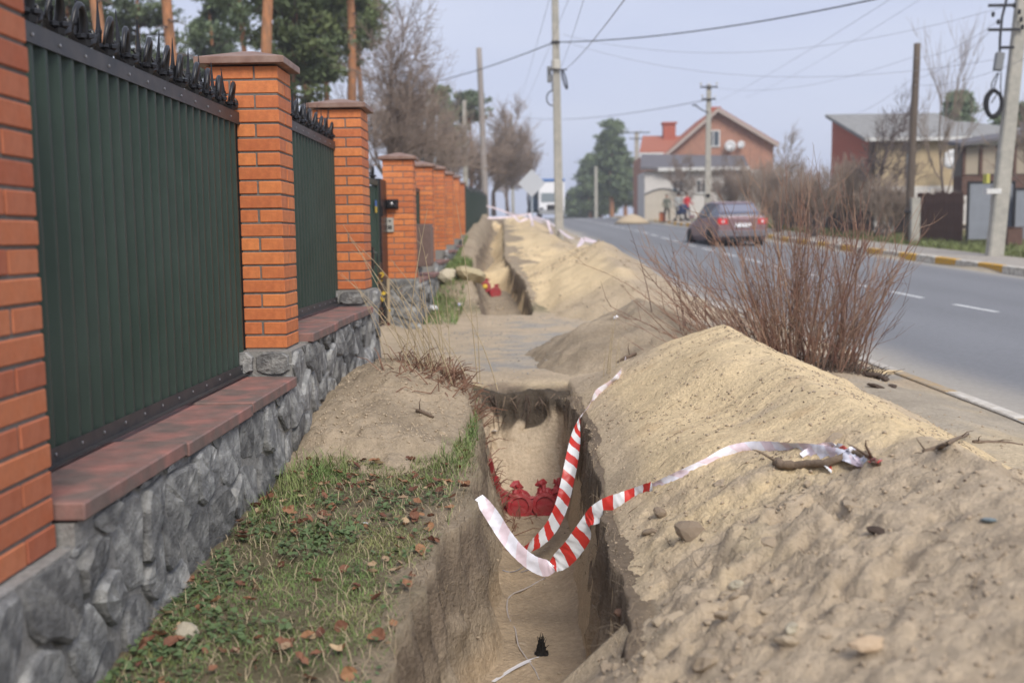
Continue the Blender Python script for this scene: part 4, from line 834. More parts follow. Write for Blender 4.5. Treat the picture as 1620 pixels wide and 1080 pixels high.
# house 1: brick gable, red roof wing, white garage
y1 = 76.0; t = thing('brick_house', 'brick house with a wide gable, red tiled side roof and two chimneys', 'house', (0, 0, 0))
A0, A1, AP = W(1057, 242, y1), W(1224, 228, y1), W(1134, 175, y1); zb = float(base(y1))-.5
m = MB(); m.add([(A0.x, y1, zb), (A1.x, y1, zb), (A1.x, y1, A1.z), (AP.x, y1, AP.z), (A0.x, y1, A0.z), (A0.x, y1+9, zb), (A1.x, y1+9, zb), (A1.x, y1+9, A1.z), (AP.x, y1+9, AP.z), (A0.x, y1+9, A0.z)], [(0, 1, 2, 3, 4), (9, 8, 7, 6, 5), (1, 6, 7, 2), (5, 0, 4, 9)]); m.build('wall', M_hb, t)
m = MB(); e_ = .25
def slab(m, a, b, y0, y1_, th=.22):
    m.add([(a.x, y0, a.z), (b.x, y0, b.z), (b.x, y1_, b.z), (a.x, y1_, a.z), (a.x, y0, a.z+th), (b.x, y0, b.z+th), (b.x, y1_, b.z+th), (a.x, y1_, a.z+th)], [(0, 1, 2, 3), (7, 6, 5, 4), (0, 4, 5, 1), (1, 5, 6, 2), (2, 6, 7, 3), (3, 7, 4, 0)])
dl = (A0-AP)*.12; dr_ = (A1-AP)*.06
slab(m, A0+dl, AP, y1-.5, y1+9.5); slab(m, AP, A1+dr_, y1-.5, y1+9.5); rf = m.build('roof', M_rt, t)
m = MB(); slab(m, A0+dl+Vector((0, 0, -.16)), AP+Vector((0, 0, -.16)), y1-.56, y1-.5, .3); slab(m, AP+Vector((0, 0, -.16)), A1+dr_+Vector((0, 0, -.16)), y1-.56, y1-.5, .3); m.build('barge_board', mat('barge', (.40, .33, .29), .7), t)
q = W(1133, 180, y1+1); m = MB(); m.box(q.x-.35, q.x+.35, y1+1, y1+1.7, q.z-.8, W(1133, 169, y1+1).z); m.build('chimney', M_rb, rf)
q0, q1 = W(1118, 233, y1), W(1139, 206, y1); win(t, q0.x, q1.x, q0.z, q1.z, y1-.03, 1)
L0, L1 = W(1016, 212, y1+3), W(1100, 214, y1+3); E0, E1 = W(1012, 239, y1+.5), W(1075, 239, y1+.5)
m = MB(); m.add([(L0.x+.2, y1+4.5, L0.z), (L1.x, y1+4.5, L1.z+.1), (E1.x+2, y1+.6, E1.z), (E0.x, y1+.6, E0.z), (L0.x+.2, y1+4.5, L0.z-.25), (L1.x, y1+4.5, L1.z-.15), (E1.x+2, y1+.6, E1.z-.25), (E0.x, y1+.6, E0.z-.25)], [(0, 1, 2, 3), (7, 6, 5, 4), (0, 3, 7, 4), (3, 2, 6, 7), (1, 5, 6, 2), (0, 4, 5, 1)]); rf2 = m.build('side_roof', M_rt, t)
q0, q1 = W(1050, 225, y1+3.5), W(1069, 193, y1+3.5); m = MB(); m.box(q0.x, q1.x, y1+3.5, y1+4.4, q0.z-.6, q1.z-.15); m.box(q0.x-.1, q1.x+.1, y1+3.4, y1+4.5, q1.z-.148, q1.z); m.build('chimney', M_rb, rf2)
m = MB(); m.box(E0.x, E1.x+1, y1+.35, y1+.6, E1.z-.45, E1.z-.1); m.build('white_eaves', M_sof, t); m = MB(); m.box(E0.x+.3, A0.x-.02, y1+1.3, y1+8, zb, E0.z-.25); m.build('side_wall', M_hb, t)
dish('large satellite dish on the brick gable', 1155, 231, y1-.4, .42); dish('small satellite dish on the brick gable', 1172, 229, y1-.4, .28)
y2 = 70.0; t = thing('garage', 'low white garage with dark grey roof in front of the brick house', 'garage', (0, 0, 0)); g0, g1 = W(1020, 262, y2), W(1205, 268, y2); zb = float(base(y2))-.4; xm_ = g0.x+1.9
m = MB(); m.box(g0.x, g1.x, y2, y2+4.5, zb, g1.z-.02); m.add([(g0.x, y2-.01, g1.z-.02), (g1.x-1, y2-.01, g1.z-.02), (xm_, y2-.01, g1.z+.0)], [(0, 1, 2)]); m.build('wall', M_hw, t)
r0, r1 = W(1013, 264, y2-.4), W(1187, 268, y2-.4); k0, k1 = W(1016, 243, y2+4), W(1180, 245, y2+4); m = MB()
m.add([tuple(r0), tuple(r1), (k1.x, y2+4.6, k1.z), (k0.x, y2+4.6, k0.z), (r0.x, r0.y, r0.z-.2), (r1.x, r1.y, r1.z-.2), (k1.x, y2+4.6, k1.z-.2), (k0.x, y2+4.6, k0.z-.2)], [(0, 1, 2, 3), (7, 6, 5, 4), (0, 4, 5, 1), (1, 5, 6, 2), (2, 6, 7, 3), (3, 7, 4, 0)]); m.build('roof', M_rg, t)
m = MB(); m.box(r0.x+1.2, r1.x, y2-.5, y2-.41, r0.z-.32, r0.z-.08); m.build('gutter', M_sof, t)
for pxa, w_ in ((1062, .9), (1100, .8), (1150, .8), (1180, .8)):
    q = W(pxa, 300, y2); win(t, q.x, q.x+w_, q.z-.3, q.z+.7, y2-.03, 1)
q0, q1 = W(1020, 345, 66), W(1078, 345, 66); t = thing('garden_gate', 'pale arched garden gate left of the garage', 'gate', (q0.x, 66, float(base(66)))); w_ = q1.x-q0.x
m = MB(); arc = [(w_*k/12, 0, 1.75+.35*math.sin(PI*k/12)) for k in range(13)]; m.tube(arc, .05, 5, cap=True); m.build('arched_top', M_rail, t)
for k in range(12):
    m = MB(); m.box(-.07, .07, -.01, .01, 0, 1.68+.33*math.sin(PI*(k+.5)/12)); o = m.build('board', mat('gate_boards', (.47, .42, .33), .8, var=.2, nscale=3) if k == 0 else bpy.data.materials['gate_boards'], t); o.location = (w_*(k+.5)/12, .03, .05)
q = W(1000, 340, 62); t = thing('sand_heap', 'small pale sand heap at the far right roadside', 'sand heap', (q.x, 62, float(road_z(62))+.1)); m = MB(); m.lathe([(1.1, -.1), (.9, .1), (.55, .32), (.2, .46), (.02, .5)], 14); o = m.build('heap', mat('pale_sand', (.47, .38, .26), .95, var=.2), t, smooth=True)
# house 2: yellow brick with red end wall
y3 = 46.0; t = thing('yellow_house', 'two storey yellow brick house with a red brick end wall and grey slate roof', 'house', (0, 0, 0)); zb = float(base(y3))-.3
c0, c1 = W(1375, 219, y3), W(1523, 218, y3); ez = c0.z; bk = 5.6; rz_ = W(1310, 186, y3+bk).z; xl_, xr_ = c0.x, c1.x
m = MB(); m.box(xl_, xr_, y3, y3+.3, float(zb)+2.1, ez); m.build('front_wall', M_yb, t)
m = MB(); m.box(xl_+.01, xr_, y3-.05, y3+.31, zb, zb+2.1); m.build('plinth', M_hw, t)
m = MB(); m.add([(xl_-.005, y3, zb), (xl_-.005, y3+bk, zb), (xl_-.005, y3+bk, rz_-.1), (xl_-.005, y3, ez-.02), (xl_+.3, y3, zb), (xl_+.3, y3+bk, zb), (xl_+.3, y3+bk, rz_-.1), (xl_+.3, y3, ez-.02)], [(0, 1, 2, 3), (7, 6, 5, 4), (0, 3, 7, 4), (1, 5, 6, 2), (3, 2, 6, 7)]); m.build('end_wall', M_rb, t)
m = MB(); xr2 = xr_+1.0; m.add([(xl_-.35, y3-.4, ez-.15), (xr2, y3-.4, ez-.15), (xr2, y3+bk, rz_), (xl_-.35, y3+bk, rz_), (xl_-.35, y3-.4, ez+.0), (xr2, y3-.4, ez+.0), (xr2, y3+bk, rz_+.15), (xl_-.35, y3+bk, rz_+.15)], [(0, 1, 2, 3), (7, 6, 5, 4), (0, 4, 5, 1), (1, 5, 6, 2), (2, 6, 7, 3), (3, 7, 4, 0)]); m.build('roof', M_slate, t)
m = MB(); m.box(xl_-.3, xr_+.2, y3-.5, y3-.41, ez-.17, ez-.02); m.build('gutter', M_sof, t)
m = MB(); m.box(xr_+.01, xr_+4.6, y3+1.5, y3+5.5, zb, W(1530, 214, y3+1.5).z); m.build('side_wing', mat('pale_wing', (.42, .40, .33), .9, var=.1), t); q = W(1530, 213, y3+1); m = MB(); m.add([(xr_-.5, y3+1.0, q.z), (xr_+5, y3+1.0, q.z), (xr_+2.6, y3+5.5, q.z+1.05), (xr_-.5, y3+5.5, q.z+1.2), (xr_-.5, y3+1.0, q.z-.15), (xr_+5, y3+1.0, q.z-.15), (xr_+2.6, y3+5.5, q.z+.9), (xr_-.5, y3+5.5, q.z+1.05)], [(0, 1, 2, 3), (7, 6, 5, 4), (0, 4, 5, 1), (1, 5, 6, 2), (2, 6, 7, 3), (3, 7, 4, 0)]); m.build('wing_roof', M_slate, t)
m = MB(); m.tube([(xl_+1.7, y3-.05, ez-.2), (xl_+1.7, y3-.05, zb+1)], .05, 6); m.build('downpipe', M_greybox, t)
dish('upper white satellite dish at the corner of the yellow wall', 1505, 252, y3-1, .42); dish('lower white satellite dish beside the brown balcony', 1519, 274, y3-1.5, .40)
# brown balcony building and blue grey sheet wall at the right edge
y4 = 38.0; t = thing('shed', 'dark brown glazed balcony with slate roof behind the grey metal gate', 'shed', (0, 0, 0)); a0, a1 = W(1524, 228, y4), W(1575, 215, y4)
zt = a0.z; m = MB(); m.box(a0.x, a1.x+1.2, y4, y4+.8, zt-2.2, zt-1.15); m.build('brown_panel', M_rust, t); m = MB(); m.box(a0.x, a1.x+1.2, y4+.1, y4+.8, zt-1.15, zt-.05); m.build('dark_interior', mat('balcony_interior', (.18, .16, .14), .9), t)
for k in range(5): m = MB(); m.box(0, .1, -.03, .08, 0, 1.1); o = m.build('mullion', M_rust, t); o.location = (a0.x+k*.62, y4, zt-1.15)
for k in range(4): m = MB(); m.box(0, .50, .05, .07, 0, 1.0); o = m.build('pane', mat('balcony_pane', (.36, .31, .24), .4) if k == 0 else bpy.data.materials['balcony_pane'], t); o.location = (a0.x+.11+k*.62, y4, zt-1.1)
m = MB(); m.add([(a0.x-.3, y4-.4, zt), (a1.x+6, y4-.4, zt+1.0), (a1.x+6, y4+1, zt+1.2), (a0.x-.3, y4+1, zt+.2), (a0.x-.3, y4-.4, zt-.12), (a1.x+6, y4-.4, zt+.88), (a1.x+6, y4+1, zt+1.08), (a0.x-.3, y4+1, zt+.08)], [(0, 1, 2, 3), (7, 6, 5, 4), (0, 4, 5, 1), (1, 5, 6, 2), (2, 6, 7, 3), (3, 7, 4, 0)]); m.build('roof', M_rg, t); m = MB(); m.box(a0.x+.1, a1.x+6, y4+.3, y4+.85, float(base(y4)), zt-2.21); m.build('lower_wall', mat('dirty_plaster', (.33, .28, .22), .9, var=.25, nscale=2), t)
m = MB(); m.box(a1.x+1.3, a1.x+6, y4+.2, y4+.9, zt-2.0, zt+.85); m.build('sheet_wall', mat('blue_grey_sheet', (.30, .34, .38), .6, var=.1), t); q0 = W(1600, 262, y4); m = MB(); m.box(q0.x, q0.x+.5, y4+.12, y4+.19, q0.z-.4, q0.z+.5); m.build('red_flap', mat('red_cloth', (.30, .06, .07), .8), t)
# fences and gates of the plots across the road
def board_fence(label, pxa, pxb, ya, yb, h, m_, w=.16, gap=.015, name='board_fence', z0=.05):
    a, b = at(pxa, 372, ya), at(pxb, 372, yb); d = Vector((b.x-a.x, yb-ya, 0)); L_ = d.length; t = thing(name, label, 'fence', (a.x, ya, float(ground(np.array(a.x), np.array(float(ya))))), math.atan2(d.y, d.x)); n = int(L_/w)
    zb_ = float(ground(np.array(b.x), np.array(float(yb)))); m = MB(); m.box(0, w-gap, -.012, .012, 0, h); o = m.build('board', m_, t, bevel=.004); o.location = (0, 0, z0)
    for k in range(1, min(n, 290)): c = dup(o, t); c.location = (k*w, random.uniform(-.004, .004), z0+(zb_-t.location.z)*k/n+random.uniform(-.02, .02)); c.scale = (1, 1, 1+random.uniform(-.03, .03))
    m = MB(); m.add([(0, .015, h*.3), (L_, .015, h*.3+zb_-t.location.z), (L_, .05, h*.3+zb_-t.location.z), (0, .05, h*.3), (0, .015, h*.3+.08), (L_, .015, h*.3+.08+zb_-t.location.z), (L_, .05, h*.3+.08+zb_-t.location.z), (0, .05, h*.3+.08)], [(0, 1, 2, 3), (7, 6, 5, 4), (0, 4, 5, 1), (1, 5, 6, 2), (2, 6, 7, 3), (3, 7, 4, 0)]); m.build('rail', M_wood, t)
    return t
board_fence('rusty dark brown fence between the concrete stub and the grey metal gate', 1450, 1528, 33, 30.5, 1.45, M_rust)
board_fence('dark weathered board fence behind the tangled shrubs', 1235, 1440, 46, 36, 1.5, mat('dark_boards', (.10, .085, .08), .9, var=.3))
for i, (a, b, ya, hh, lb) in enumerate(((1530, 1601, 29.5, 1.72, 'tall grey sheet metal gate panel behind the big right pole'), (1603, 1640, 29.2, 1.50, 'grey sheet panel cut off by the right edge'))):
    q0, q1 = at(a, 380, ya), at(b, 380, ya); t = thing('metal_gate', lb, 'gate', (q0.x, ya, float(ground(np.array(q0.x), np.array(ya)))+.05)); w_ = q1.x-q0.x
    for k in range(2): m = MB(); m.box(k*w_/2+.01, (k+1)*w_/2-.01, 0, .02, .12, hh); m.build('sheet', M_gm, t)
    m = MB(); m.box(-.03, 0.02, -.03, .05, 0, hh+.05); m.box(w_-.02, w_+.03, -.03, .05, 0, hh+.05); m.box(.02, w_-.02, -.03, .05, hh, hh+.05); m.build('frame', M_iron, t)
q = at(1600, 400, 28.8); t = thing('barrel', 'rusty reddish box low behind the big right pole', 'box', (q.x, 28.8, float(ground(np.array(q.x), np.array(28.8))))); m = MB(); m.box(-.22, .22, -.2, .2, .0, .5); m.build('body', M_rust, t, bevel=.03); m = MB(); m.box(-.24, .24, -.22, .22, .505, .53); m.build('lid', M_rust, t)
t.name = 'rusty_box'
q = at(1487, 330, 35); t = thing('outhouse', 'pale grey plaster wall fragments below the yellow wall', 'wall', (0, 0, 0)); t.name = 'garden_wall'
for k, (a, b, ptop, pbot) in enumerate(((1385, 1412, 308, 345), (1414, 1436, 312, 345), (1442, 1470, 302, 335), (1472, 1500, 298, 330), (1503, 1530, 310, 332))):
    u, v = at(a, ptop, 37), at(b, pbot, 37); m = MB(); m.box(u.x, v.x, 37, 37.15, v.z-.5, u.z); m.build('panel', M_hw, t)

# ---------------------------------------------------------------- car, truck, people
def loft(secs, mats, name, parent, mi=None, smooth=True):
    m = MB(); n = len(secs[0]); vs = [p for s in secs for p in s]
    m.add(vs, [(i*n+k, i*n+(k+1) % n, (i+1)*n+(k+1) % n, (i+1)*n+k) for i in range(len(secs)-1) for k in range(n)]+[tuple(range(n)), tuple((len(secs)-1)*n+k for k in range(n))])
    return m.build(name, mats, parent, smooth=False, bevel=.02)
def wheel(parent, x, y, r=.32, w=.2):
    Mx = Matrix.Rotation(PI/2, 4, 'Y'); m = MB(); m.lathe([(r*.6, -w/2), (r*.93, -w/2), (r, -w*.32), (r, w*.32), (r*.93, w/2), (r*.6, w/2)], 20, M=Mx); o = m.build('wheel', M_black, parent, smooth=True); o.location = (x, y, r)
    m = MB(); m.lathe([(.02, -w*.42), (r*.58, -w*.45), (r*.6, w*.45), (.02, w*.42)], 12, M=Mx); m.build('rim', M_greybox, o)
M_car = mat('silver_car_paint', (.25, .16, .17), .35, metal=.3, spec=.5); M_tail = mat('tail_light_red', (.62, .03, .03), .3, spec=.5); M_cglass = mat('car_glass', (.10, .11, .15), .08, spec=.7)
def car(x, y, heading):
    z = float(road_z(y))+.004; t = thing('car', 'dull reddish grey car with red tail lights driving away behind the bare bush', 'car', (x, y, z), heading)
    def sec(yy, hw, z0, z1, z2, k=.9): return [(-hw*.9, yy, z0), (hw*.9, yy, z0), (hw, yy, z0+.18), (hw, yy, z1), (hw*k, yy, z2), (-hw*k, yy, z2), (-hw, yy, z1), (-hw, yy, z0+.18)]
    loft([sec(0, .78, .30, .62, .92), sec(.12, .86, .22, .66, .98), sec(.9, .88, .20, .70, .98), sec(2.4, .88, .20, .70, .93), sec(3.5, .87, .20, .66, .86), sec(4.2, .80, .22, .55, .70), sec(4.38, .70, .30, .48, .58)], M_car, 'body', t)
    def cs(yy, hb, ht, z0, z1): return [(-hb, yy, z0), (hb, yy, z0), (ht, yy, z1), (-ht, yy, z1)]
    loft([cs(.28, .74, .70, .96, .99), cs(.75, .78, .60, .96, 1.40), cs(1.5, .79, .62, .95, 1.47), cs(2.4, .79, .61, .93, 1.44), cs(3.2, .76, .70, .89, .93)], M_cglass, 'cabin_glass', t)
    loft([cs(.72, .60, .57, 1.39, 1.415), cs(1.5, .63, .60, 1.445, 1.49), cs(2.45, .62, .58, 1.42, 1.455)], M_car, 'roof', t)
    m = MB(); m.add([(-.66, .30, 1.0), (.66, .30, 1.0), (.57, .70, 1.37), (-.57, .70, 1.37), (-.66, .34, 1.0), (.66, .34, 1.0), (.57, .74, 1.37), (-.57, .74, 1.37)], [(0, 1, 2, 3), (7, 6, 5, 4), (0, 4, 5, 1), (1, 5, 6, 2), (2, 6, 7, 3), (3, 7, 4, 0)]); m.build('rear_window', mat('rear_window', (.20, .21, .27), .15, spec=.7), t)
    for s in (-1, 1):
        m = MB(); m.box(-.17, .17, -.03, .10, -.10, .10); o = m.build('tail_light', M_tail, t, bevel=.02); o.location = (s*.65, .02, .80); m = MB(); m.box(-.04, .04, -.036, -.031, -.035, .035); m.build('reversing_lens', M_white, o)
        m = MB(); m.box(-.09, .09, -.05, .05, -.06, .06); o = m.build('mirror', M_car, t, bevel=.015); o.location = (s*.98, 2.75, 1.02)
        for wy in (.85, 3.45): wheel(t, s*.80, wy)
    m = MB(); m.box(-.84, .84, -.07, .08, .30, .52); m.build('bumper', mat('bumper', (.16, .15, .165), .5), t, bevel=.03)
    m = MB(); m.box(-.26, .26, -.036, -.004, .62, .74); m.build('number_plate', M_white, t, bevel=.003)
    m = MB(); m.box(-.55, .55, -.05, .3, .14, .29); m.build('underside', M_black, t)
    return t
car(6.95, 33.0, math.atan2(.09, 1))
M_tw = mat('truck_white', (.85, .86, .88), .4, spec=.4); M_tb = mat('truck_blue', (.05, .16, .42), .5); M_tdark = mat('truck_body_dark', (.05, .10, .16), .6)
ty = 96; q = at(873, 346, ty); t = thing('truck', 'white truck with blue roof strip coming over the crest', 'truck', (q.x, ty, float(road_z(ty))), .02)
m = MB(); m.box(-1.22, 1.22, 0, 1.9, .75, 3.45); m.build('cab', M_tw, t, bevel=.08); m = MB(); m.box(-1.24, 1.24, -.05, 1.95, 3.452, 3.72); m.build('roof_strip', M_tb, t, bevel=.04)
m = MB(); m.box(-1.0, 1.0, -.03, -.003, 1.55, 2.4); m.build('windscreen', mat('windscreen', (.22, .26, .28), .15, spec=.6), t, bevel=.01); m = MB(); m.box(-.45, .55, -.05, -.003, .82, 1.3); m.build('grille', M_black, t)
m = MB(); m.box(-1.22, 1.22, -.15, .2, .42, .74); m.build('bumper', mat('bumper_grey', (.3, .31, .32), .6), t, bevel=.03)
m = MB(); m.box(-1.9, 1.22, 2.1, 8.5, .8, 3.0); m.build('cargo_body', M_tdark, t, bevel=.03)
for s in (-1, 1):
    m = MB(); m.box(-.17, .17, -.045, 0, -.09, .09); o = m.build('headlight', M_glass, t); o.location = (s*.95, -.01, .95); m = MB(); m.box(-.09, .09, -.05, .05, -.25, .25); o = m.build('mirror', M_black, t, bevel=.02); o.location = (s*1.42, .1, 2.1)
    for wy in (.9, 6.8): wheel(t, s*1.05, wy, .5, .3)
def person(label, px, y, h, pose, top, legs, skin=(.45, .28, .2), hair=(.05, .035, .03), rz=0, fx=0):
    q = at(px, 350, y); z = float(surf(np.array(q.x), np.array(float(y))))
    if q.x > road_r(y)+.16 and q.x < road_r(y)+1.75: z = float(road_z(y))+.155
    J = {'pel': (0, 0, .52), 'wa': (0, 0, .62), 'ch': (0, .01, .75), 'ne': (0, 0, .835), 'hb': (0, -.012, .885), 'ht': (0, -.005, .965),
         'lh': (-.055, 0, .50), 'lk': (-.06, -.02+pose[0], .28), 'la': (-.06, .02+pose[1], .045), 'lt': (-.065, -.06+pose[1], .018),
         'rh': (.055, 0, .50), 'rk': (.06, -.02-pose[0], .28), 'ra': (.06, .02-pose[1], .045), 'rt': (.065, -.06-pose[1], .018),
         'ls': (-.105, 0, .80), 'le': (-.135, .0+pose[2]*.3, .64), 'lw': (-.13, -.05-pose[2], .50+pose[3]), 'lf': (-.128, -.07-pose[2], .46+pose[3]),
         'rs': (.105, 0, .80), 're': (.135, .0, .64), 'rw': (.13, -.05-pose[2], .50+pose[3]), 'rf': (.128, -.07-pose[2], .46+pose[3])}
    E_ = [('pel', 'wa'), ('wa', 'ch'), ('ch', 'ne'), ('ne', 'hb'), ('hb', 'ht'), ('pel', 'lh'), ('lh', 'lk'), ('lk', 'la'), ('la', 'lt'), ('pel', 'rh'), ('rh', 'rk'), ('rk', 'ra'), ('ra', 'rt'), ('ch', 'ls'), ('ls', 'le'), ('le', 'lw'), ('lw', 'lf'), ('ch', 'rs'), ('rs', 're'), ('re', 'rw'), ('rw', 'rf')]
    R_ = dict(pel=.075, wa=.075, ch=.085, ne=.032, hb=.05, ht=.042, lh=.055, rh=.055, lk=.036, rk=.036, la=.025, ra=.025, lt=.022, rt=.022, ls=.042, rs=.042, le=.03, re=.03, lw=.02, rw=.02, lf=.02, rf=.02)
    K = list(J); me = bpy.data.meshes.new('person'); me.from_pydata([tuple(c*h for c in J[k]) for k in K], [(K.index(a), K.index(b)) for a, b in E_], []); o = bpy.data.objects.new('person', me); C.objects.link(o)
    md = o.modifiers.new('s', 'SKIN'); sv = me.skin_vertices[0].data
    for i, k in enumerate(K): sv[i].radius = (R_[k]*h, R_[k]*h*.8); sv[i].use_root = (k == 'pel')
    sb = o.modifiers.new('u', 'SUBSURF'); sb.levels = 2; dg = bpy.context.evaluated_depsgraph_get(); m2 = bpy.data.meshes.new_from_object(o.evaluated_get(dg)); o.modifiers.clear(); o.data = m2; m2.materials.clear()
    for nm, c in (('skin', skin), ('top_cloth', top), ('leg_cloth', legs), ('shoe', (.03, .03, .03))): m2.materials.append(mat(nm, c, .85, var=.1))
    for p in m2.polygons:
        c = p.center/h; p.use_smooth = True
        p.material_index = 0 if (c.z > .85 or (abs(c.x) > .1 and c.z < .50+pose[3] and c.z > .4)) else (1 if c.z > .50 else (2 if c.z > .05 else 3))
    hm = MB(); hm.ell((0, .006*h, .935*h), (.052*h, .050*h, .048*h), 10, 6); hm.build('hair', mat('hair', hair, .8), o, smooth=True)
    fm = MB(); fm.ell((0, -.062*h, .915*h), (.008*h, .012*h, .014*h), 6, 4); fm.build('nose', m2.materials[0], o, smooth=True)
    o.location = (q.x, y, z); o.rotation_euler = (0, 0, rz); return tag(o, label, 'person')
person('person in grey green jacket and dark trousers on the far pavement', 1055, 61, 1.72, (.05, .1, 0, 0), (.14, .15, .12), (.02, .02, .025), rz=.2)
person('person in pale grey coat between the two other walkers', 1073, 62, 1.70, (.03, .06, .02, .02), (.36, .38, .38), (.06, .06, .07), rz=PI)
person('person in bright red jacket pushing a dark pushchair', 1087, 61, 1.68, (.04, .08, .14, .10), (.55, .04, .05), (.03, .04, .08), rz=.5)
q = at(1078, 350, 59.8); t = thing('pushchair', 'dark blue pushchair held by the person in red', 'pushchair', (q.x, 59.8, float(road_z(59.8))+.155), .5)
m = MB(); m.prism([(-.22, .45), (.22, .40), (.26, .62), (.05, .66), (-.02, .98), (-.30, .98), (-.34, .7)], -.2, .2, M=Matrix.Rotation(PI/2, 4, 'Z')); m.build('seat', mat('navy_cloth', (.03, .05, .12), .8), t, bevel=.03)
for sx in (-.22, .22):
    m = MB(); m.tube([(sx, .35, .12), (sx, .0, .45), (sx, .45, .98)], .014, 5); m.tube([(sx, -.3, .10), (sx, .1, .42)], .014, 5); m.build('frame_tube', M_iron, t)
    for wy in (-.3, .35): wheel(t, sx, wy, .1, .04)
q = at(1048, 350, 61.5); t = thing('bollard', 'small orange box standing beside the walkers', 'box', (q.x, 61.5, float(road_z(61.5))+.155)); t.name = 'orange_box'
m = MB(); m.box(-.18, .18, -.15, .15, 0, .5); m.build('body', mat('orange_plastic', (.55, .18, .08), .6), t, bevel=.03); m = MB(); m.box(-.19, .19, -.16, .16, .502, .54); m.build('lid', M_rail, t)

# ---------------------------------------------------------------- barrier tape
def catmull(P, n):
    P = [Vector(p) for p in P]; Q = [P[0]*2-P[1]]+P+[P[-1]*2-P[-2]]; out = []
    for i in range(1, len(Q)-2):
        for k in range(n):
            t = k/n; a, b, c, d = Q[i-1:i+3]; out.append(.5*((2*b)+(c-a)*t+(2*a-5*b+4*c-d)*t*t+(3*b-a-3*c+d)*t**3))
    out.append(Vector(P[-1])); return out
VR, VU, VF = Vector(CR), Vector(CU), Vector(CF)
def tape(label, pts, w=.07, per=.145, flip=False, amp=.0, seed=0, wrinkle=.004, name='barrier_tape', mt=None):
    """pts: (place, roll of the band about its own line in degrees, width factor)"""
    rnd = random.Random(seed); n = 9; Pc = catmull([p[0] for p in pts], n); Wd = catmull([(p[1], p[2], 0) for p in pts], n)
    V = []; U = []; s = 0
    for i, p in enumerate(Pc):
        d = (Pc[min(i+1, len(Pc)-1)]-Pc[max(i-1, 0)]).normalized(); side = d.cross(VF).normalized(); nrm = side.cross(d)
        a = math.radians(Wd[i].x); sv = side*math.cos(a)+nrm*math.sin(a); hw = w/2*max(.12, Wd[i].y)
        if i: s += (p-Pc[i-1]).length
        for k in range(5):
            f = k/4-.5; V.append(p+sv*(2*hw*f)+nrm*(rnd.uniform(-wrinkle, wrinkle)+.004*math.sin(f*6+s*9))); U.append((s/per, k/4*(1 if not flip else -1)))
    i = np.arange(len(Pc)-1)[:, None]*5+np.arange(4)[None]; i = i.ravel()
    o = from_np(name, np.array([tuple(v) for v in V]), np.stack([i, i+1, i+6, i+5] if not flip else [i+5, i+6, i+1, i], 1), mt or M_tape, smooth=True, uv=np.array(U)); return tag(o, label, 'barrier tape') if label else o
def su(px, py, lift=.02): h_ = hit(px, py); d = Vector(ray(px, py)); return h_-d.normalized()*lift
T1 = thing('barrier_tape', 'striped tape hanging from the far stick down the right trench edge', 'barrier tape', (0, 0, 0))
T1a = tape(None, [(su(991, 568, .01), 0, .55), (su(982, 590), 20, .5), (su(966, 607), 50, .8), (su(945, 625, .03), 20, .9), (su(931, 643, .03), 60, .35), (at(917, 662, 6.3), 60, .3)], w=.078, per=.125, seed=11, flip=False, name='twisted_stretch')
T1b = tape(None, [(at(917, 662, 6.3), 60, .3), (at(911, 690, 6.15), 15, .8), (at(905, 725, 6.0), 5, 1.0), (at(897, 765, 5.9), 5, 1.0), (at(888, 800, 5.8), 5, 1.0), (at(873, 832, 5.7), 5, 1.0), (at(853, 854, 5.6), 5, .95), (at(835, 866, 5.5), 25, .8), (at(812, 872, 5.4), 60, .6), (at(795, 868, 5.3), 60, .5)], w=.078, per=.125, seed=1, flip=True, name='hanging_stretch')
T2 = thing('barrier_tape', 'long striped tape sagging across the trench and up the sand bank to the thick stick', 'barrier tape', (0, 0, 0))
T2a = tape(None, [(at(757, 786, 4.62), 30, .7), (at(768, 800, 4.6), 8, .9), (at(782, 820, 4.58), 0, 1.0), (at(800, 848, 4.55), 0, 1.0), (at(820, 872, 4.5), -5, 1.0), (at(842, 890, 4.48), -10, 1.1), (at(862, 898, 4.46), -5, 1.2), (at(877, 897, 4.45), 10, .6)], w=.066, per=.13, seed=2, flip=False, name='sagging_stretch')
T2b = tape(None, [(at(875, 896, 4.45), 12, .7), (at(888, 886, 4.44), 0, 1.1), (at(905, 868, 4.42), 0, 1.15), (at(920, 846, 4.4), 5, 1.1), (at(927, 825, 4.38), 40, .7), (at(940, 815, 4.36), 10, 1.0), (at(962, 803, 4.34), 0, 1.2), (at(985, 794, 4.32), 0, 1.1), (at(1008, 783, 4.31), 5, .9), (su(1032, 771, .03), 25, .6)], w=.078, per=.105, seed=3, flip=True, name='striped_stretch')
T2c = tape(None, [(at(1022, 776, 4.3), 25, .7), (su(1050, 762, .03), 20, .6), (su(1085, 746, .03), 15, .65), (su(1120, 731), 10, .7), (su(1155, 715), 5, .8), (su(1190, 708), 0, 1.0), (su(1230, 710), 0, 1.05), (su(1270, 713), 0, 1.05), (su(1305, 716, .03), 10, 1.0), (su(1335, 722, .04), 30, .8), (su(1362, 730, .04), 20, .8), (su(1388, 733, .03), 20, .6)], w=.052, per=.14, seed=4, flip=False, name='faded_stretch')
T2d = tape(None, [(su(1268, 722, .02), 0, .5), (su(1290, 709, .03), 0, .6), (su(1320, 705, .03), 0, .6), (su(1340, 714, .04), 30, .5), (su(1350, 726, .04), 0, .7), (su(1368, 730, .05), 0, .9), (su(1389, 733, .045), 0, .8)], w=.045, per=.16, seed=5, wrinkle=.005, flip=False, name='folded_end')
for o_, p_ in ((T1a, T1), (T1b, T1), (T2a, T2), (T2b, T2), (T2c, T2), (T2d, T2)): o_.parent = p_
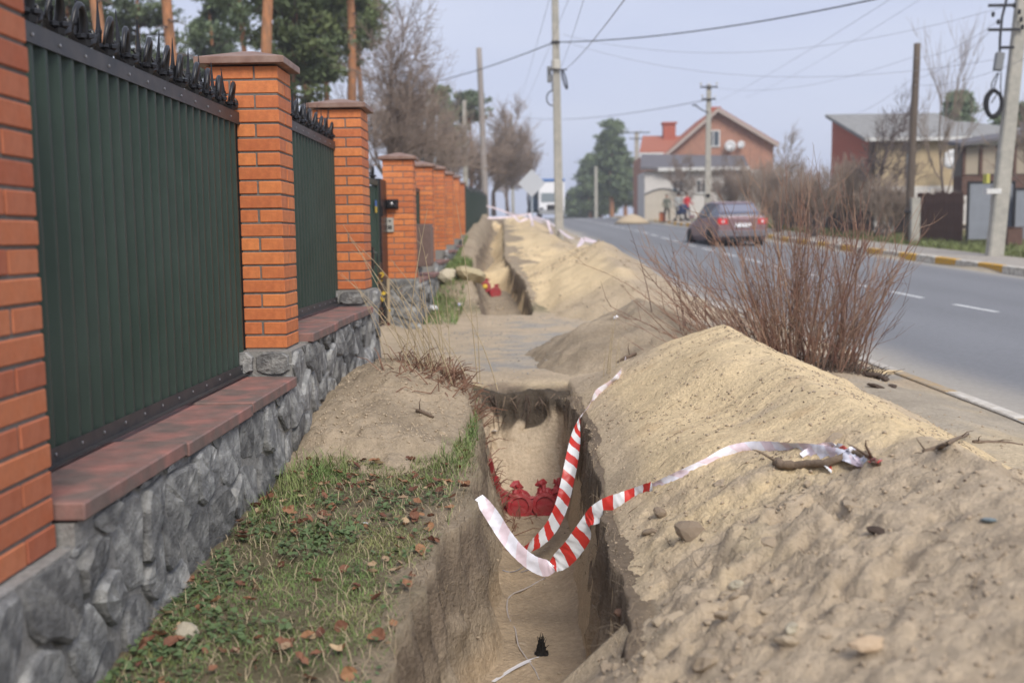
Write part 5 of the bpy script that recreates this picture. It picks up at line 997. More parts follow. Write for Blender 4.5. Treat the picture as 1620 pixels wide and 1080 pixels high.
tape('tiny torn tape end under the thick stick', [(su(1305, 732, .02), 0, .5), (su(1310, 740, .02), 10, .8), (su(1314, 748, .02), 10, .3)], w=.03, seed=6, flip=True)
fs_ = [((755, 322, 50), (785, 330, 49), (815, 340, 48), (840, 338, 47), 'far tape from the green fence top slanting down to the sand'), ((753, 343, 46), (780, 345, 46), (810, 343, 46), (840, 338, 46), 'far tape stretched low from the green fence across the sand'), ((812, 340, 45), (822, 350, 44), (838, 345, 44), (858, 352, 42), 'far loose tape draped over the sand ridge top'),
 ((838, 338, 43), (842, 352, 42), (843, 366, 41), (845, 374, 40), 'far tape hanging down the thin sign post'), ((866, 348, 37), (869, 358, 36.5), (873, 370, 36), (879, 386, 35.5), 'far tape hanging just left of the sandbank pole'), ((845, 342, 42), (870, 352, 38), (900, 375, 30), (925, 378, 24), 'far tape running from the ridge down past the pole'), ((923, 378, 22), (918, 386, 21), (914, 398, 20), (908, 410, 19), 'pinkish tape piece hanging on a stick in the far sand pile'), ((925, 378, 22), (945, 384, 23), (965, 392, 24), (990, 408, 22), 'thin pale tape along the kerb edge of the far sand pile')]
M_tape2 = mat('faded_tape', (.74, .63, .66), .5, var=.15, nscale=3)
for a, b, c, d, lb in fs_: tape(lb, [(at(*a), 10, 1), (at(*b), 30, .9), (at(*c), 0, .9), (at(*d), 20, .6)], w=.11, per=.5, seed=len(lb), mt=M_tape2)
q = su(868, 349); 

# ---------------------------------------------------------------- red conduit ends in the trenches
def conduit(label, px, py, y, r, axis, L_=.30, film=True, group=None, yellow=False, top=None):
    q = at(px, py, y); q.z = max(q.z, float(ground(np.array(q.x), np.array(q.y-.05)))+r*.75); t = thing('conduit_end', label, 'pipe end', q, 0, group); d = Vector(axis).normalized(); Mx = d.to_track_quat('Z', 'Y').to_matrix().to_4x4(); m = MB()
    prof = [(r*.9, 0)]; k = 0
    while k*.03 < L_: prof += [(r, -k*.03-.006), (r, -k*.03-.018), (r*.90, -k*.03-.021), (r*.90, -k*.03-.028)]; k += 1
    m.lathe(prof[::-1], 14, M=Mx); m.build('pipe', M_redpipe, t, smooth=False)
    m = MB(); rnd = random.Random(int(px)); n = 14; V = []
    for j, (rr, zz) in enumerate(((.0, .002), (r*.70, .002), (r*.78, .016), (r*1.08, .012), (r*1.06, -.05), (r*1.0, -.09))):
        for a in range(n): th = 2*PI*a/n; f = 1+rnd.uniform(-.02, .02); V.append(Mx@Vector((rr*f*math.cos(th), rr*f*math.sin(th), zz+rnd.uniform(-.002, .002))))
    m.add(V, [(i*n+k_, i*n+(k_+1) % n, (i+1)*n+(k_+1) % n, (i+1)*n+k_) for i in range(5) for k_ in range(n)]); m.build('film_cap', M_redfilm, t, smooth=False)
    if top:
        V = []; n = 16; tv = Vector(top)*.55; rf_ = [1.0, .98, .80, .52, .50, .78, .66]; ph_ = rnd.uniform(0, 6)
        for j in range(7):
            f = j/6; rr = r*rf_[j]*.55
            for a in range(n): th = 2*PI*a/n; g = 1+(.16+.30*f)*math.cos(5*th+ph_+j*.7)+rnd.uniform(-.13, .13); V.append(tv*f+Vector((rr*g*math.cos(th), rr*g*math.sin(th)*.8, rnd.uniform(-.014, .014)*(1 if j < 6 else 2))))
        m = MB(); m.add(V, [(i*n+k_, i*n+(k_+1) % n, (i+1)*n+(k_+1) % n, (i+1)*n+k_) for i in range(6) for k_ in range(n)]+[tuple(6*n+k_ for k_ in range(n))]); o = m.build('film_bunch', M_redfilm, t); o.location = (0, .06, r*.75)
    if yellow: m = MB(); m.lathe([(r*.25, .02), (r*.45, .03), (r*.45, .05), (r*.3, .06)], 12, M=Mx); o = m.build('yellow_ring', M_yel, t)
    return t
cy = 6.68
conduit('leftmost upright red wrapped conduit against the trench wall', 784, 795, cy, .075, (.05, -.6, .8), film=True, top=(-.01, .02, .12))
conduit('short boxy red conduit stub second from the left', 799, 804, cy, .072, (.25, -1, .1))
conduit('large round red conduit end in the middle of the near row', 822, 801, cy-.06, .082, (0, -1, .12), top=(-.04, .03, .13))
conduit('small crumpled red conduit between the two big round ends', 843, 800, cy-.02, .062, (.1, -1, .5))
conduit('large round red conduit end on the right of the near row', 862, 799, cy-.06, .080, (-.05, -1, .1), top=(-.05, .04, .15))
conduit('rightmost red conduit end partly behind the hanging tape', 884, 794, cy-.02, .078, (-.25, -1, .15), top=(.0, .04, .12))
m = MB(); m.tube([at(776, 727, 6.45), at(778, 745, 6.5), at(781, 762, 6.52), at(784, 775, 6.55)], [.012, .02, .028, .03], 6); o = m.build('red_strap', M_redfilm); tag(o, 'twisted red film strap climbing the left trench wall', 'strap')
conduit('left red and yellow conduit bundle in the far trench', 768, 467, 19, .10, (0, -1, .2), yellow=True, top=(0.06, 0, .12)); conduit('right plain red conduit bundle in the far trench', 784, 468, 18.9, .10, (.2, -1, .1), yellow=False, top=(.05, 0, .12))

# ---------------------------------------------------------------- sticks, litter, stones
def stick(label, pts, r, name='stick', m_=M_stick, lift=.012, cat='stick', twigs=2, seed=0, n=7):
    rnd = random.Random(seed+int(pts[0][0])); P = [su(px, py, lift) if len(p_) == 2 else at(*p_) for p_ in pts for px, py in [p_[:2]]]; Q = catmull(P, 5); c = P[0]; m = MB(); N = len(Q)
    m.tube([q-c+Vector((rnd.uniform(-1, 1), rnd.uniform(-1, 1), rnd.uniform(-1, 1)))*r*.18 for q in Q], [r*(1-.35*i/N)*rnd.uniform(.85, 1.12) for i in range(N)], n)
    for k in range(twigs):
        i = rnd.randrange(1, N-1); d = Vector((rnd.uniform(-1, 1), rnd.uniform(-1, .5), rnd.uniform(.1, 1))).normalized(); m.tube([Q[i]-c, Q[i]-c+d*r*4, Q[i]-c+d*r*7+Vector((r, 0, -r))], [r*.3, r*.2, r*.08], 4)
    o = m.build(name, m_, smooth=True); o.location = c; return tag(o, label, cat)
stick('thick dark stick holding the tape end on the sand bank', [(1228, 731), (1238, 738), (1270, 736), (1310, 732), (1352, 732), (1388, 735)], .019, lift=.02, twigs=3)
stick('grey forked branch on the bank right of the thick stick', [(1460, 716), (1485, 709), (1508, 700), (1532, 686)], .010, lift=.02)
stick('flat dark branch lying at the right edge of the sand', [(1540, 699), (1580, 700), (1618, 704)], .013, lift=.012)
stick('dark bent stick holding the far end of the hanging tape', [(978, 574), (990, 566), (1006, 560)], .018, lift=.025)
stick('short dark stick on the soil mound', [(660, 650), (672, 655), (686, 661)], .013)
stick('thin dark wire loop on the trench floor', [(795, 902), (806, 905), (818, 903), (834, 893), (838, 900), (824, 905)], .003, name='wire_loop', m_=M_wire, cat='wire', twigs=0, n=4)
stick('pale thin cord snaking along the trench floor', [(862, 914), (835, 930), (810, 940), (802, 955), (804, 975), (815, 995), (820, 1020), (832, 1040), (845, 1058), (853, 1074)], .005, name='cord', m_=mat('pale_cord', (.45, .40, .36), .8), cat='cord', twigs=0, n=5, lift=.006)
tape('flat white strip crossing the cord on the trench floor', [(su(780, 1079, .008), 80, .6), (su(805, 1062, .01), 80, .7), (su(830, 1047, .012), 80, .8), (su(853, 1039, .008), 80, .6)], w=.03, mt=mat('white_strip', (.62, .60, .60), .6), name='plastic_strip', wrinkle=.001)
for px, py, r, sd in ((700, 672, .012, 1),): pass
def rock_mesh(name, seed, sub=2, rough=.25, m_=None, sc=(1, 1, .75)):
    import bmesh
    rnd = random.Random(seed); bm = bmesh.new(); bmesh.ops.create_icosphere(bm, subdivisions=sub, radius=1)
    off = [Vector((rnd.uniform(-1, 1), rnd.uniform(-1, 1), rnd.uniform(-1, 1))).normalized() for _ in range(7)]
    for v in bm.verts:
        n = v.co.normalized(); r = 1+rnd.uniform(-rough, rough)*.35
        for o in off: r -= max(0, n.dot(o)-.55)*rough*1.9
        v.co = Vector((n.x*r*sc[0], n.y*r*sc[1], n.z*r*sc[2]))
    me = bpy.data.meshes.new(name); bm.to_mesh(me); bm.free(); me.materials.append(m_ or M_clod); return me
def rock(label, px, py, size, m_, name='stone', cat='stone', seed=0, group=None, sc=(1, 1, .75), sink=.3, sub=2):
    me = rock_mesh(name, seed+int(px), sub=sub, m_=m_, sc=sc); h_ = hit(px, py); o = bpy.data.objects.new(name, me); C.objects.link(o); o.location = h_+Vector((0, 0, size*sc[2]*(1-sink)*.6)); o.scale = (size,)*3; o.rotation_euler = (random.uniform(-.3, .3), random.uniform(-.3, .3), random.uniform(0, 6)); return tag(o, label, cat, group)
rock('pale angular stone at the foot of the stone wall', 290, 1008, .062, M_pale, sc=(1, .8, .55))
rock('rounded brown stone half sunk in the yellow sand slope', 1092, 848, .058, mat('brown_rock', (.27, .21, .15), .9, var=.2, nscale=20, bump=.5), sc=(1.1, 1, .7), sink=.7); rock('smaller brown stone left of the rounded one on the slope', 1045, 815, .032, bpy.data.materials['brown_rock']); rock('brown stone pair on the slope just above the trench edge', 1028, 846, .028, bpy.data.materials['brown_rock'], sc=(1.5, .8, .6))
rock('reddish brown root lump low on the sand slope', 983, 974, .028, mat('redbrown_lump', (.20, .12, .08), .9, var=.3, nscale=30)); rock('small pale pebble in the middle of the sand bank', 1253, 997, .018, M_pale, name='pebble'); rock('dark charcoal lump high on the grey sand', 1386, 845, .026, M_root, sc=(1.6, 1, .5), name='charcoal_lump')
rock('round grey blue bottle cap at the right of the sand bank', 1565, 826, .026, mat('blue_grey_cap', (.16, .20, .21), .5), name='bottle_cap', cat='cap', sc=(1, 1, .3)); rock('pale peach coloured stone near the bottom of the sand bank', 1370, 1030, .035, mat('peach_stone', (.45, .34, .23), .9, var=.15), sc=(.8, 1.3, .6))
rock('yellowish stone pair left of the sand bank centre', 1165, 928, .022, M_pale, sc=(.8, 1.3, .6)); rock('pale pebble among clods above the bottom edge', 1250, 1000, .016, M_pale, name='pebble'); rock('flat white litter piece on the grass strip', 580, 829, .024, M_white, name='litter', cat='litter', sc=(1.2, .8, .25), sink=-.3)
rock('white crumpled bag on the grass beside the far plinth', 684, 492, .11, M_white, name='plastic_bag', cat='bag', sc=(1.3, .8, .6)); rock('small white scrap at the left corner of the far trench', 728, 483, .06, mat('lilac_scrap', (.5, .5, .6), .6), name='litter', cat='litter', sc=(1.2, .7, .4)); rock('white scrap in the trench before the dark end wall', 782, 683, .035, M_white, name='litter', cat='litter', sc=(2, .6, .2)); rock('white pebble at the driveway edge of the back heap', 974, 504, .03, M_white, name='pebble')
rock('large pale broken slab over the far trench edge', 745, 441, .32, mat('pale_yellow_rock', (.44, .37, .23), .9, var=.2, nscale=5, bump=.6), name='broken_slab', cat='slab', sc=(1.25, .7, .5), sink=.5); rock('pale yellow block left of the broken slab', 707, 446, .22, M_pale, name='block', cat='block', sc=(1, .8, .7)); rock('yellow edged lump at the right of the broken slab', 764, 443, .10, M_yel, name='yellow_lump', cat='litter', sc=(1, .6, .6))
rock('white egg shell on the second coping end', 578, 488, .02, M_white, name='litter', cat='litter')
# dark fibrous root clump on the trench floor
h_ = hit(856, 1036); rnd = random.Random(4); m = MB()
for k in range(120):
    a = rnd.uniform(0, 2*PI); r = .034*rnd.random()**.5; z = .0; top = (1-r/.036)*.10+.01; m.tube([(r*math.cos(a), r*math.sin(a), z), (r*.7*math.cos(a)+rnd.gauss(0, .004), r*.7*math.sin(a), top*.6), (r*.4*math.cos(a)+rnd.gauss(0, .008), r*.4*math.sin(a)+rnd.gauss(0, .008), top)], [.004, .003, .001], 3, cap=False)
o = m.build('root_clump', mat('black_root', (.02, .017, .015), .95), fix=False); o.location = h_; tag(o, 'black pointed clump of roots on the trench floor', 'root clump')
# roots in the dark end wall and hanging from the trench edges
rnd = random.Random(9)
for k in range(26):
    px = rnd.uniform(752, 895); q = at(px, rnd.uniform(622, 634), 7.44); d = Vector((rnd.uniform(-.06, .06), rnd.uniform(-.05, .0), -rnd.uniform(.06, .28))); m = MB(); m.tube([Vector((0, 0, 0)), d*.5+Vector((rnd.gauss(0, .015), -.02, 0)), d], [.006, .004, .0015], 4); o = m.build('root', M_root if k % 3 else M_stick, fix=False); o.location = q; tag(o, 'thin dark root, one of many hanging in the near trench end wall', 'root', 'roots in the trench end wall')

# ---------------------------------------------------------------- foreground bush and weeds
rnd = random.Random(21)
M_bush = mat('red_brown_stem', (.23, .12, .085), .75, var=.2, nscale=10, rnd=.35, col2=(.27, .19, .14))
bc = on(2.28, 8.35); bush = thing('bare_bush', 'large bare reddish brown bush fanning out between the sand bank and the road', 'bush', bc)
tipsb = []
for k in range(215):
    u = rnd.uniform(-1, 1); x0 = u*.44-.02+rnd.gauss(0, .04); y0 = rnd.gauss(0, .16); L_ = rnd.uniform(.7, 1.85)*(1-.15*abs(u)); az = .06+.95*u if u < 0 else .06+.20*u
    if u < -.55 and rnd.random() < .4: az -= .35; L_ *= .9
    az += rnd.gauss(0, .12); d = Vector((math.sin(az), rnd.gauss(0, .22), math.cos(az))).normalized(); p = Vector((x0, y0, -.12)); pts = [p]; n = 6; r = rnd.uniform(.0045, .0085)
    for i in range(n):
        d = (d+Vector((rnd.gauss(0, .10), rnd.gauss(0, .08), rnd.gauss(.02, .05)))).normalized(); pts.append(pts[-1]+d*L_/n)
    m = MB(); m.tube(pts, [r*(1-.13*i) for i in range(n+1)], 4)
    for q in range(rnd.randint(4, 10)):
        i = rnd.randrange(1, n); b = pts[i].lerp(pts[i+1], rnd.random()) if i < n else pts[i]; e = (d+Vector((rnd.gauss(0, .45), rnd.gauss(0, .45), rnd.gauss(0, .3)))).normalized(); l2 = rnd.uniform(.10, .42)
        m.tube([b, b+e*l2*.5, b+(e+Vector((0, 0, .2)))*l2], [r*.45, r*.3, r*.14], 3, cap=False)
        if rnd.random() < .5: c = b+e*l2*.5; e2 = (e+Vector((rnd.gauss(0, .6), 0, rnd.gauss(0, .5)))).normalized(); m.tube([c, c+e2*l2*.4], [r*.28, r*.12], 3, cap=False)
    m.build('stem', M_bush, bush, fix=False)
m = MB()
for k in range(420):
    a = rnd.uniform(0, 2*PI); R_ = rnd.random()**.6; p = Vector((math.cos(a)*R_*.58+.08, math.sin(a)*R_*.34-.05, -.04)); p.z = float(surf(np.array(bc.x+p.x), np.array(bc.y+p.y)))-bc.z+.005; d = Vector((rnd.gauss(0, .7), rnd.gauss(0, .5), rnd.uniform(.2, 1.1))).normalized()*rnd.uniform(.05, .2)
    m.tube([p, p+d*.5, p+d+Vector((0, 0, -.03))], [.004, .003, .0015], 3, cap=False)
o = m.build('dead_undergrowth', M_root, bush, fix=False); o['kind'] = 'stuff'
# clods with roots on the pavement beside the bush
for i, (px, py, s_) in enumerate(((1378, 597, .07), (1398, 602, .06), (1385, 613, .05), (1412, 612, .035))):
    rock(['dark root clod nearest the bush foot', 'dark root clod right of the bush foot', 'flat dark clod lowest by the bush', 'small dark clod farthest right of the bush'][i], px, py, s_, M_root, name='root_clod', cat='clod', sc=(1.5, 1, .45))
def weed(label, px, py, n, hmin, hmax, lean, m_, r=.0035, seed=0, tuft=0, m_t=None, spread=.08, name='dry_weed'):
    rnd = random.Random(seed); h_ = hit(px, py); t = thing(name, label, 'weed', h_)
    for k in range(n):
        L_ = rnd.uniform(hmin, hmax); a = lean[0]+rnd.gauss(0, lean[1]); p = Vector((rnd.gauss(0, spread), rnd.gauss(0, spread*.6), -.03)); pts = [p]
        for i in range(5): a2 = a*(.6+.16*i); pts.append(pts[-1]+Vector((math.sin(a2), rnd.gauss(0, .06), math.cos(a2)))*L_/5)
        m = MB(); m.tube(pts, [r, r, r*.85, r*.7, r*.5, r*.3], 4)
        for q in range(3): i = rnd.randrange(2, 5); d = Vector((rnd.gauss(0, .6), rnd.gauss(0, .4), .6))*.06; m.tube([pts[i], pts[i]+d], [r*.5, r*.2], 3, cap=False)
        m.build('stalk', m_, t, fix=False)
    if tuft:
        m = MB()
        for k in range(tuft):
            p = Vector((rnd.gauss(0, spread*1.3), rnd.gauss(0, spread), 0)); p.z = float(surf(np.array(h_.x+p.x), np.array(h_.y+p.y)))-h_.z; d = Vector((rnd.gauss(.1, .8), rnd.gauss(0, .5), rnd.uniform(.2, 1))).normalized()*rnd.uniform(.06, .22); m.tube([p, p+d*.6, p+d*1.0+Vector((0, 0, -.04))], [.004, .003, .0015], 3, cap=False)
        o = m.build('tuft', m_t or m_, t, fix=False); o['kind'] = 'stuff'
    return t
weed('rusty dry weed with tall pale stalks at the corner of the dark trench end', 728, 606, 15, .5, 1.2, (-.25, .22), M_straw, seed=3, tuft=380, m_t=M_red_weed, spread=.15)
weed('thin dry stalks leaning left in front of the gate pillar base', 672, 585, 18, .3, .85, (-.35, .25), M_straw, r=.003, seed=5, spread=.14)
weed('sparse thin stalks standing at the left foot of the back heap', 948, 600, 7, .25, .62, (.02, .12), M_straw, r=.0028, seed=7, spread=.10)
weed('two brown stalks with seed heads rising left of the bush', 1075, 515, 5, .5, 1.1, (-.25, .2), M_twig, r=.004, seed=9, spread=.15)
# yellow leaved climber by the green gate
h_ = at(603, 515, 12.0); t = thing('climber', 'sparse climber with yellow leaves at the foot of the green gate', 'climber', h_)
for k in range(3): m = MB(); P_ = [Vector((rnd.gauss(0, .02), 0, .15*i)) for i in range(6)]; m.tube(P_, .005, 4); m.build('stem', M_twig, t)
for k in range(34): m = MB(); s_ = rnd.uniform(.02, .035); m.add([(-s_, 0, 0), (0, -.012, s_*.8), (s_, 0, 0), (0, -.004, -s_*.8)], [(0, 1, 2), (0, 2, 3)]); o = m.build('leaf', M_yel if k % 3 else M_leafbrown, t); o.location = (rnd.gauss(0, .07), -.02+rnd.gauss(0, .04), rnd.uniform(0, .75)); o.rotation_euler = (rnd.gauss(0, .6), rnd.gauss(0, .6), rnd.gauss(0, .8))

# ---------------------------------------------------------------- grass, leaves, loose soil
rs = np.random.RandomState(5)
def wallx(y): return np.where(y < 9, -1.235, FX(y)+.05)
def scatter(n, x0, x1, y0, y1, dens):
    x = rs.uniform(x0, x1, n); y = rs.uniform(y0, y1, n); k = rs.rand(n) < dens(x, y); return x[k], y[k]
def blades(name, x, y, hmin, hmax, w, m_, tilt=.6, label=None, cat=None):
    n = len(x); z = surf(x, y)-.004; h = rs.uniform(hmin, hmax, n); az = rs.uniform(0, 2*PI, n); tl = np.abs(rs.normal(tilt, .35, n)); dx = np.cos(az); dy = np.sin(az); px = -dy; py = dx
    V = []; 
    for f, ww in ((0, 1), (.45, .85), (.8, .5), (1, .04)):
        bend = tl*f*f; cx = x+dx*h*bend; cy = y+dy*h*bend; cz = z+h*f*np.sqrt(np.clip(1-(tl*f*.65)**2, .08, 1))
        for s in (-1, 1): V.append(np.stack([cx+px*w*ww*s, cy+py*w*ww*s, cz], 1))
    V = np.stack(V, 1).reshape(-1, 3); b = np.arange(n)[:, None]*8; Fq = np.concatenate([b+np.array([[0, 1, 3, 2]])+2*k for k in range(3)], 0)
    return tag(from_np(name, V, Fq, m_), label, cat, kind='stuff')
def verge_mask(x, y):
    lip = trench_l(y)-.02; return (x > wallx(y)+.01) & (x < lip+.03*rs.randn(*x.shape)*.5) & (pile_mound(x, y) < bank(x, y)+.03)
def dens_g(x, y):
    n = fbm(x*1.6+3, y*1.3, 101)+.5*fbm(x*5, y*5, 102); edge = 1-ss(.0, .35, x-wallx(y)); lipd = 1-ss(.0, .22, trench_l(y)-x)
    d = ss(-.15, .65, n+.35*edge+.35*ss(4.2, 5.4, y)-.30*lipd*(1-ss(4.6, 5.3, y))); return np.clip(d, .03, 1)*verge_mask(x, y)
x, y = scatter(64000, -1.24, -.2, 2.0, 6.4, dens_g); blades('grass', x, y, .010, .033, .0016, M_grass, .9, 'short patchy green grass on the strip beside the stone wall', 'grass')
x, y = scatter(16000, -1.24, -.25, 4.1, 7.6, lambda x, y: verge_mask(x, y)*np.clip(np.exp(-((x+1.08)/.13)**2-((y-4.95)/.35)**2)+np.exp(-((x+.40)/.10)**2-((y-5.6)/.7)**2)*1.0+.3*np.exp(-((x+1.15)/.09)**2-((y-4.2)/.4)**2), 0, 1)); blades('tall_grass', x, y, .04, .11, .0022, M_grass, .8, 'taller green grass tufts by the wall foot and trench edge', 'grass')
x, y = scatter(9000, -1.24, -.2, 2.0, 6.6, lambda x, y: verge_mask(x, y)*.5); blades('dry_grass', x, y, .02, .07, .0014, M_straw, 1.1, 'thin dry straw mixed into the green grass strip', 'grass')
x, y = scatter(9000, -.75, .6, 2.0, 7.4, lambda x, y: ((np.abs(x-trench_l(y)) < .05) | (np.abs(x-trench_r(y)) < .04))*.9); blades('edge_straw', x, y, .02, .08, .0013, mat('edge_straw', (.27, .21, .14), .9, var=.3), 1.3, 'dry roots and straw fringe along both trench edges', 'straw')
x, y = scatter(7000, -1.9, -.95, 13.2, 28, lambda x, y: (x > wallx(y)) & (x < trench_l(y)-.05-.25*(y > 20))); blades('far_grass', x, y, .05, .14, .006, M_grass, .7, 'green grass strip along the far stone plinth', 'grass')
x, y = scatter(24000, 9.8, 14.5, 22, 48, lambda x, y: (x > road_r(y)+1.8)*(1-ss(0, 2.4, x-road_r(y)-1.8)*.7)); blades('roadside_grass', x, y, .05, .2, .010, mat('roadside_grass', (.16, .19, .07), .8, var=.3, nscale=1), .7, 'grass along the far pavement and fence foot', 'grass')
# broad leaved ground cover
def clover(n, dens, label):
    x, y = scatter(n, -1.24, -.35, 2.0, 4.6, dens); z = surf(x, y)+rs.uniform(.008, .035, len(x)); a = rs.uniform(0, 2*PI, len(x)); s = rs.uniform(.006, .013, len(x)); tx = rs.normal(0, .35, len(x)); ty = rs.normal(0, .35, len(x)); V = []
    for k in range(6):
        th = a+k*PI/3; r = s*(1 if k % 2 else .82); dx = np.cos(th)*r; dy = np.sin(th)*r; V.append(np.stack([x+dx, y+dy, z+dx*tx+dy*ty], 1))
    V = np.stack(V, 1).reshape(-1, 3); b = np.arange(len(x))[:, None]*6; tag(from_np('ground_cover', V, np.concatenate([b+np.array([[0, 1, 2, 3]]), b+np.array([[0, 3, 4, 5]])], 0), M_clover), label, 'ground cover', kind='stuff')
clover(8500, lambda x, y: verge_mask(x, y)*np.clip(ss(.0, .5, fbm(x*4.5, y*4.5, 111)+.3*(1-ss(.1, .5, x-wallx(y))))*1.0, 0, .8), 'low round leaved weeds near the wall foot')
# fallen leaves
def leaf_mesh(seed, m_):
    r = random.Random(seed); n = 5; V = []; cu = r.uniform(.2, .6)
    for i in range(n+1):
        f = i/n; w = math.sin(PI*min(1, f*.96+.04))**.8*.36*(1+r.uniform(-.15, .15)); zc = cu*(f-.5)**2*1.2+r.uniform(-.02, .02)
        V += [(-w, f-.5, zc+w*r.uniform(.2, .8)), (0, f-.5, zc), (w, f-.5, zc+w*r.uniform(.2, .8))]
    me = bpy.data.meshes.new('fallen_leaf'); me.from_pydata(V, [], [(i*3+k, i*3+k+1, i*3+k+4, i*3+k+3) for i in range(n) for k in range(2)]); me.materials.append(m_); return me
LM = [leaf_mesh(i, M_leafbrown) for i in range(6)]; LP = [leaf_mesh(20+i, M_leafpale) for i in range(3)]
x, y = scatter(900, -1.22, -.25, 2.2, 6.0, lambda x, y: verge_mask(x, y)*ss(-.4, .2, fbm(x*2.4, y*1.6, 121))*.9)
for i in range(min(len(x), 290)):
    pale = i % 5 == 0; o = bpy.data.objects.new('fallen_leaf', random.choice(LP if pale else LM)); C.objects.link(o); z = float(surf(np.array(x[i]), np.array(y[i]))); o.location = (x[i], y[i], z+random.uniform(.008, .028)); o.scale = (random.uniform(.022, .062),)*3; o.rotation_euler = (random.gauss(0, .35), random.gauss(0, .45), random.uniform(0, 6.3)); o.scale.x *= random.uniform(.7, 1.3)
    tag(o, 'pale dry leaf among the dead leaves on the grass strip' if pale else 'brown curled dead leaf, one of many on the grass strip', 'leaf', 'pale fallen leaves on the grass' if pale else 'brown fallen leaves on the grass')
# clods: bigger ones singly, the rest as stuff
CM = [rock_mesh('clod', 200+i, sub=2, m_=M_clod, rough=.3) for i in range(6)]
def clods(n, x0, x1, y0, y1, s0, s1, dens, label, group):
    x, y = scatter(n, x0, x1, y0, y1, dens)
    for i in range(len(x)):
        o = bpy.data.objects.new('clod', random.choice(CM)); C.objects.link(o); s = s0+(s1-s0)*random.random()**2.2; o.location = (x[i], y[i], float(surf(np.array(x[i]), np.array(y[i])))-s*.12); o.scale = (s*random.uniform(.8, 1.4), s, s*random.uniform(.6, 1)); o.rotation_euler = (random.uniform(-.5, .5), random.uniform(-.5, .5), random.uniform(0, 6.3)); tag(o, label, 'clod', group)
clods(330, .2, 2.0, 1.9, 4.6, .008, .042, lambda x, y: .35*(1-ss(3.0, 4.6, y))*(x > trench_r(y)), 'grey brown clod, one of many on the near end of the sand bank', 'clods on the near sand bank')
clods(60, .12, .6, 2.35, 3.1, .018, .045, lambda x, y: (x > .16)*.7, 'clod spilled over the trench edge in the near right corner', 'clods spilled at the trench edge')
clods(50, -1.1, -.45, 5.5, 7.9, .012, .03, lambda x, y: .6*(pile_mound(x, y) > bank(x, y)+.03), 'clod on the grey brown mound beside the wall', 'clods on the soil mound')
clods(50, -.25, .25, 3.6, 6.4, .008, .02, lambda x, y: .7+0*x, 'small clod on the trench floor', 'clods on the trench floor')
def crumbs(name, n, x0, x1, y0, y1, s0, s1, dens, m_, label):
    x, y = scatter(n, x0, x1, y0, y1, dens); k = len(x); z = surf(x, y); s = s0*(s1/s0)**(rs.rand(k)**2.2); base_ = np.array([(1, 0, 0), (-.5, .87, 0), (-.5, -.87, 0), (0, 0, 1), (.1, .1, -.6)]); F0 = np.array([(0, 1, 3), (1, 2, 3), (2, 0, 3), (1, 0, 4), (2, 1, 4), (0, 2, 4)])
    a = rs.uniform(0, 2*PI, k); ca, sa = np.cos(a), np.sin(a); J = base_[None]*(1+rs.uniform(-.35, .35, (k, 5, 3))); X_ = J[..., 0]*ca[:, None]-J[..., 1]*sa[:, None]; Y_ = J[..., 0]*sa[:, None]+J[..., 1]*ca[:, None]
    V = np.stack([x[:, None]+X_*s[:, None], y[:, None]+Y_*s[:, None], z[:, None]+J[..., 2]*s[:, None]*.8+s[:, None]*.15], -1).reshape(-1, 3); tag(from_np(name, V, (np.arange(k)[:, None, None]*5+F0[None]).reshape(-1, 3), m_), label, 'crumbs', kind='stuff')
crumbs('sand_crumbs', 15000, .2, 2.4, 1.6, 7.5, .0025, .013, lambda x, y: np.clip(.15+.8*ss(-.2, .5, fbm(x*2.5, y*2.5, 131)+.4*(1-ss(3, 4.5, y))), 0, 1), M_clod, 'fine crumbs scattered over the sand bank')
crumbs('dark_crumbs', 2600, -.3, 2.3, 2.2, 8, .002, .008, lambda x, y: ss(.1, .6, fbm(x*3, y*3, 135)), M_root, 'dark bits of root and soil strewn over sand and trench floor')
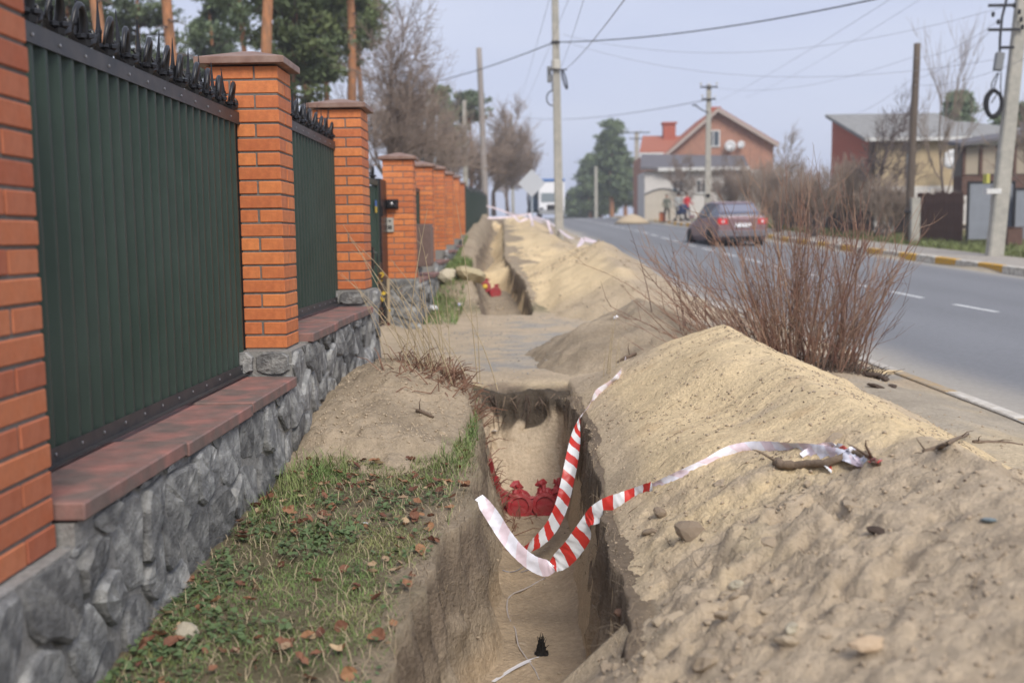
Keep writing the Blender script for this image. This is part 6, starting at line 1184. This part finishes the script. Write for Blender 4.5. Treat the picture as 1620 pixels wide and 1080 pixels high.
crumbs('mound_crumbs', 5000, -1.2, -.3, 5.2, 8.2, .003, .012, lambda x, y: (pile_mound(x, y) > bank(x, y)+.01)*.9, M_clod, 'crumbs on the soil mound by the wall')
crumbs('driveway_gravel', 6000, -1.5, 3, 7.6, 14, .004, .016, lambda x, y: ss(-.1, .5, fbm(x*1.5, y*1.5, 137)), mat('gravel', (.28, .26, .24), .9, rnd=.2, var=.3), 'loose gravel and soil bits on the driveway')
crumbs('bank_crumbs', 9000, -1.2, 3, 14, 26, .008, .035, lambda x, y: ss(-.1, .5, fbm(x*1.2, y*1.2, 138)), M_clod, 'crumbs on the far sand ridge')
crumbs('pavement_grit', 4000, 1.9, 3.3, 4, 12, .003, .012, lambda x, y: ss(0, .5, fbm(x*2, y*2, 139)), M_clod, 'sandy grit on the pavement beside the kerb')
# twigs and straw bits lying on the sand
m = MB()
for k in range(420):
    x0, y0 = rnd.uniform(.3, 2.2), rnd.uniform(2.2, 7.5)
    if rnd.random() > .5+.5*float(fbm(np.array(x0*2), np.array(y0*2), 141)): continue
    p = on(x0, y0)+Vector((0, 0, .003)); a = rnd.uniform(0, PI); L_ = rnd.uniform(.015, .06); d = Vector((math.cos(a), math.sin(a), 0))*L_; q = on(x0+d.x, y0+d.y)+Vector((0, 0, .005)); m.tube([p, (p+q)/2+Vector((rnd.gauss(0, .004), 0, .004)), q], [.0016, .0014, .0008], 3, cap=False)
tag(m.build('twig_litter', M_stick, fix=False), 'thin twigs and root bits strewn on the sand bank', 'twigs', kind='stuff')

# ---------------------------------------------------------------- air
hb = MB(); hb.box(-340, 340, -75, 440, -3.5, 21); hz = hb.build('haze', [], None)
hm = bpy.data.materials.new('haze_air'); hm.use_nodes = True; hn = hm.node_tree; hn.nodes.clear(); ho = hn.nodes.new('ShaderNodeOutputMaterial'); hv = hn.nodes.new('ShaderNodeVolumePrincipled')
hv.inputs['Color'].default_value = (.93, .95, 1.0, 1); hv.inputs['Density'].default_value = .0016; hv.inputs['Anisotropy'].default_value = .2; hn.links.new(hv.outputs[0], ho.inputs['Volume']); hz.data.materials.append(hm); tag(hz, kind='stuff')
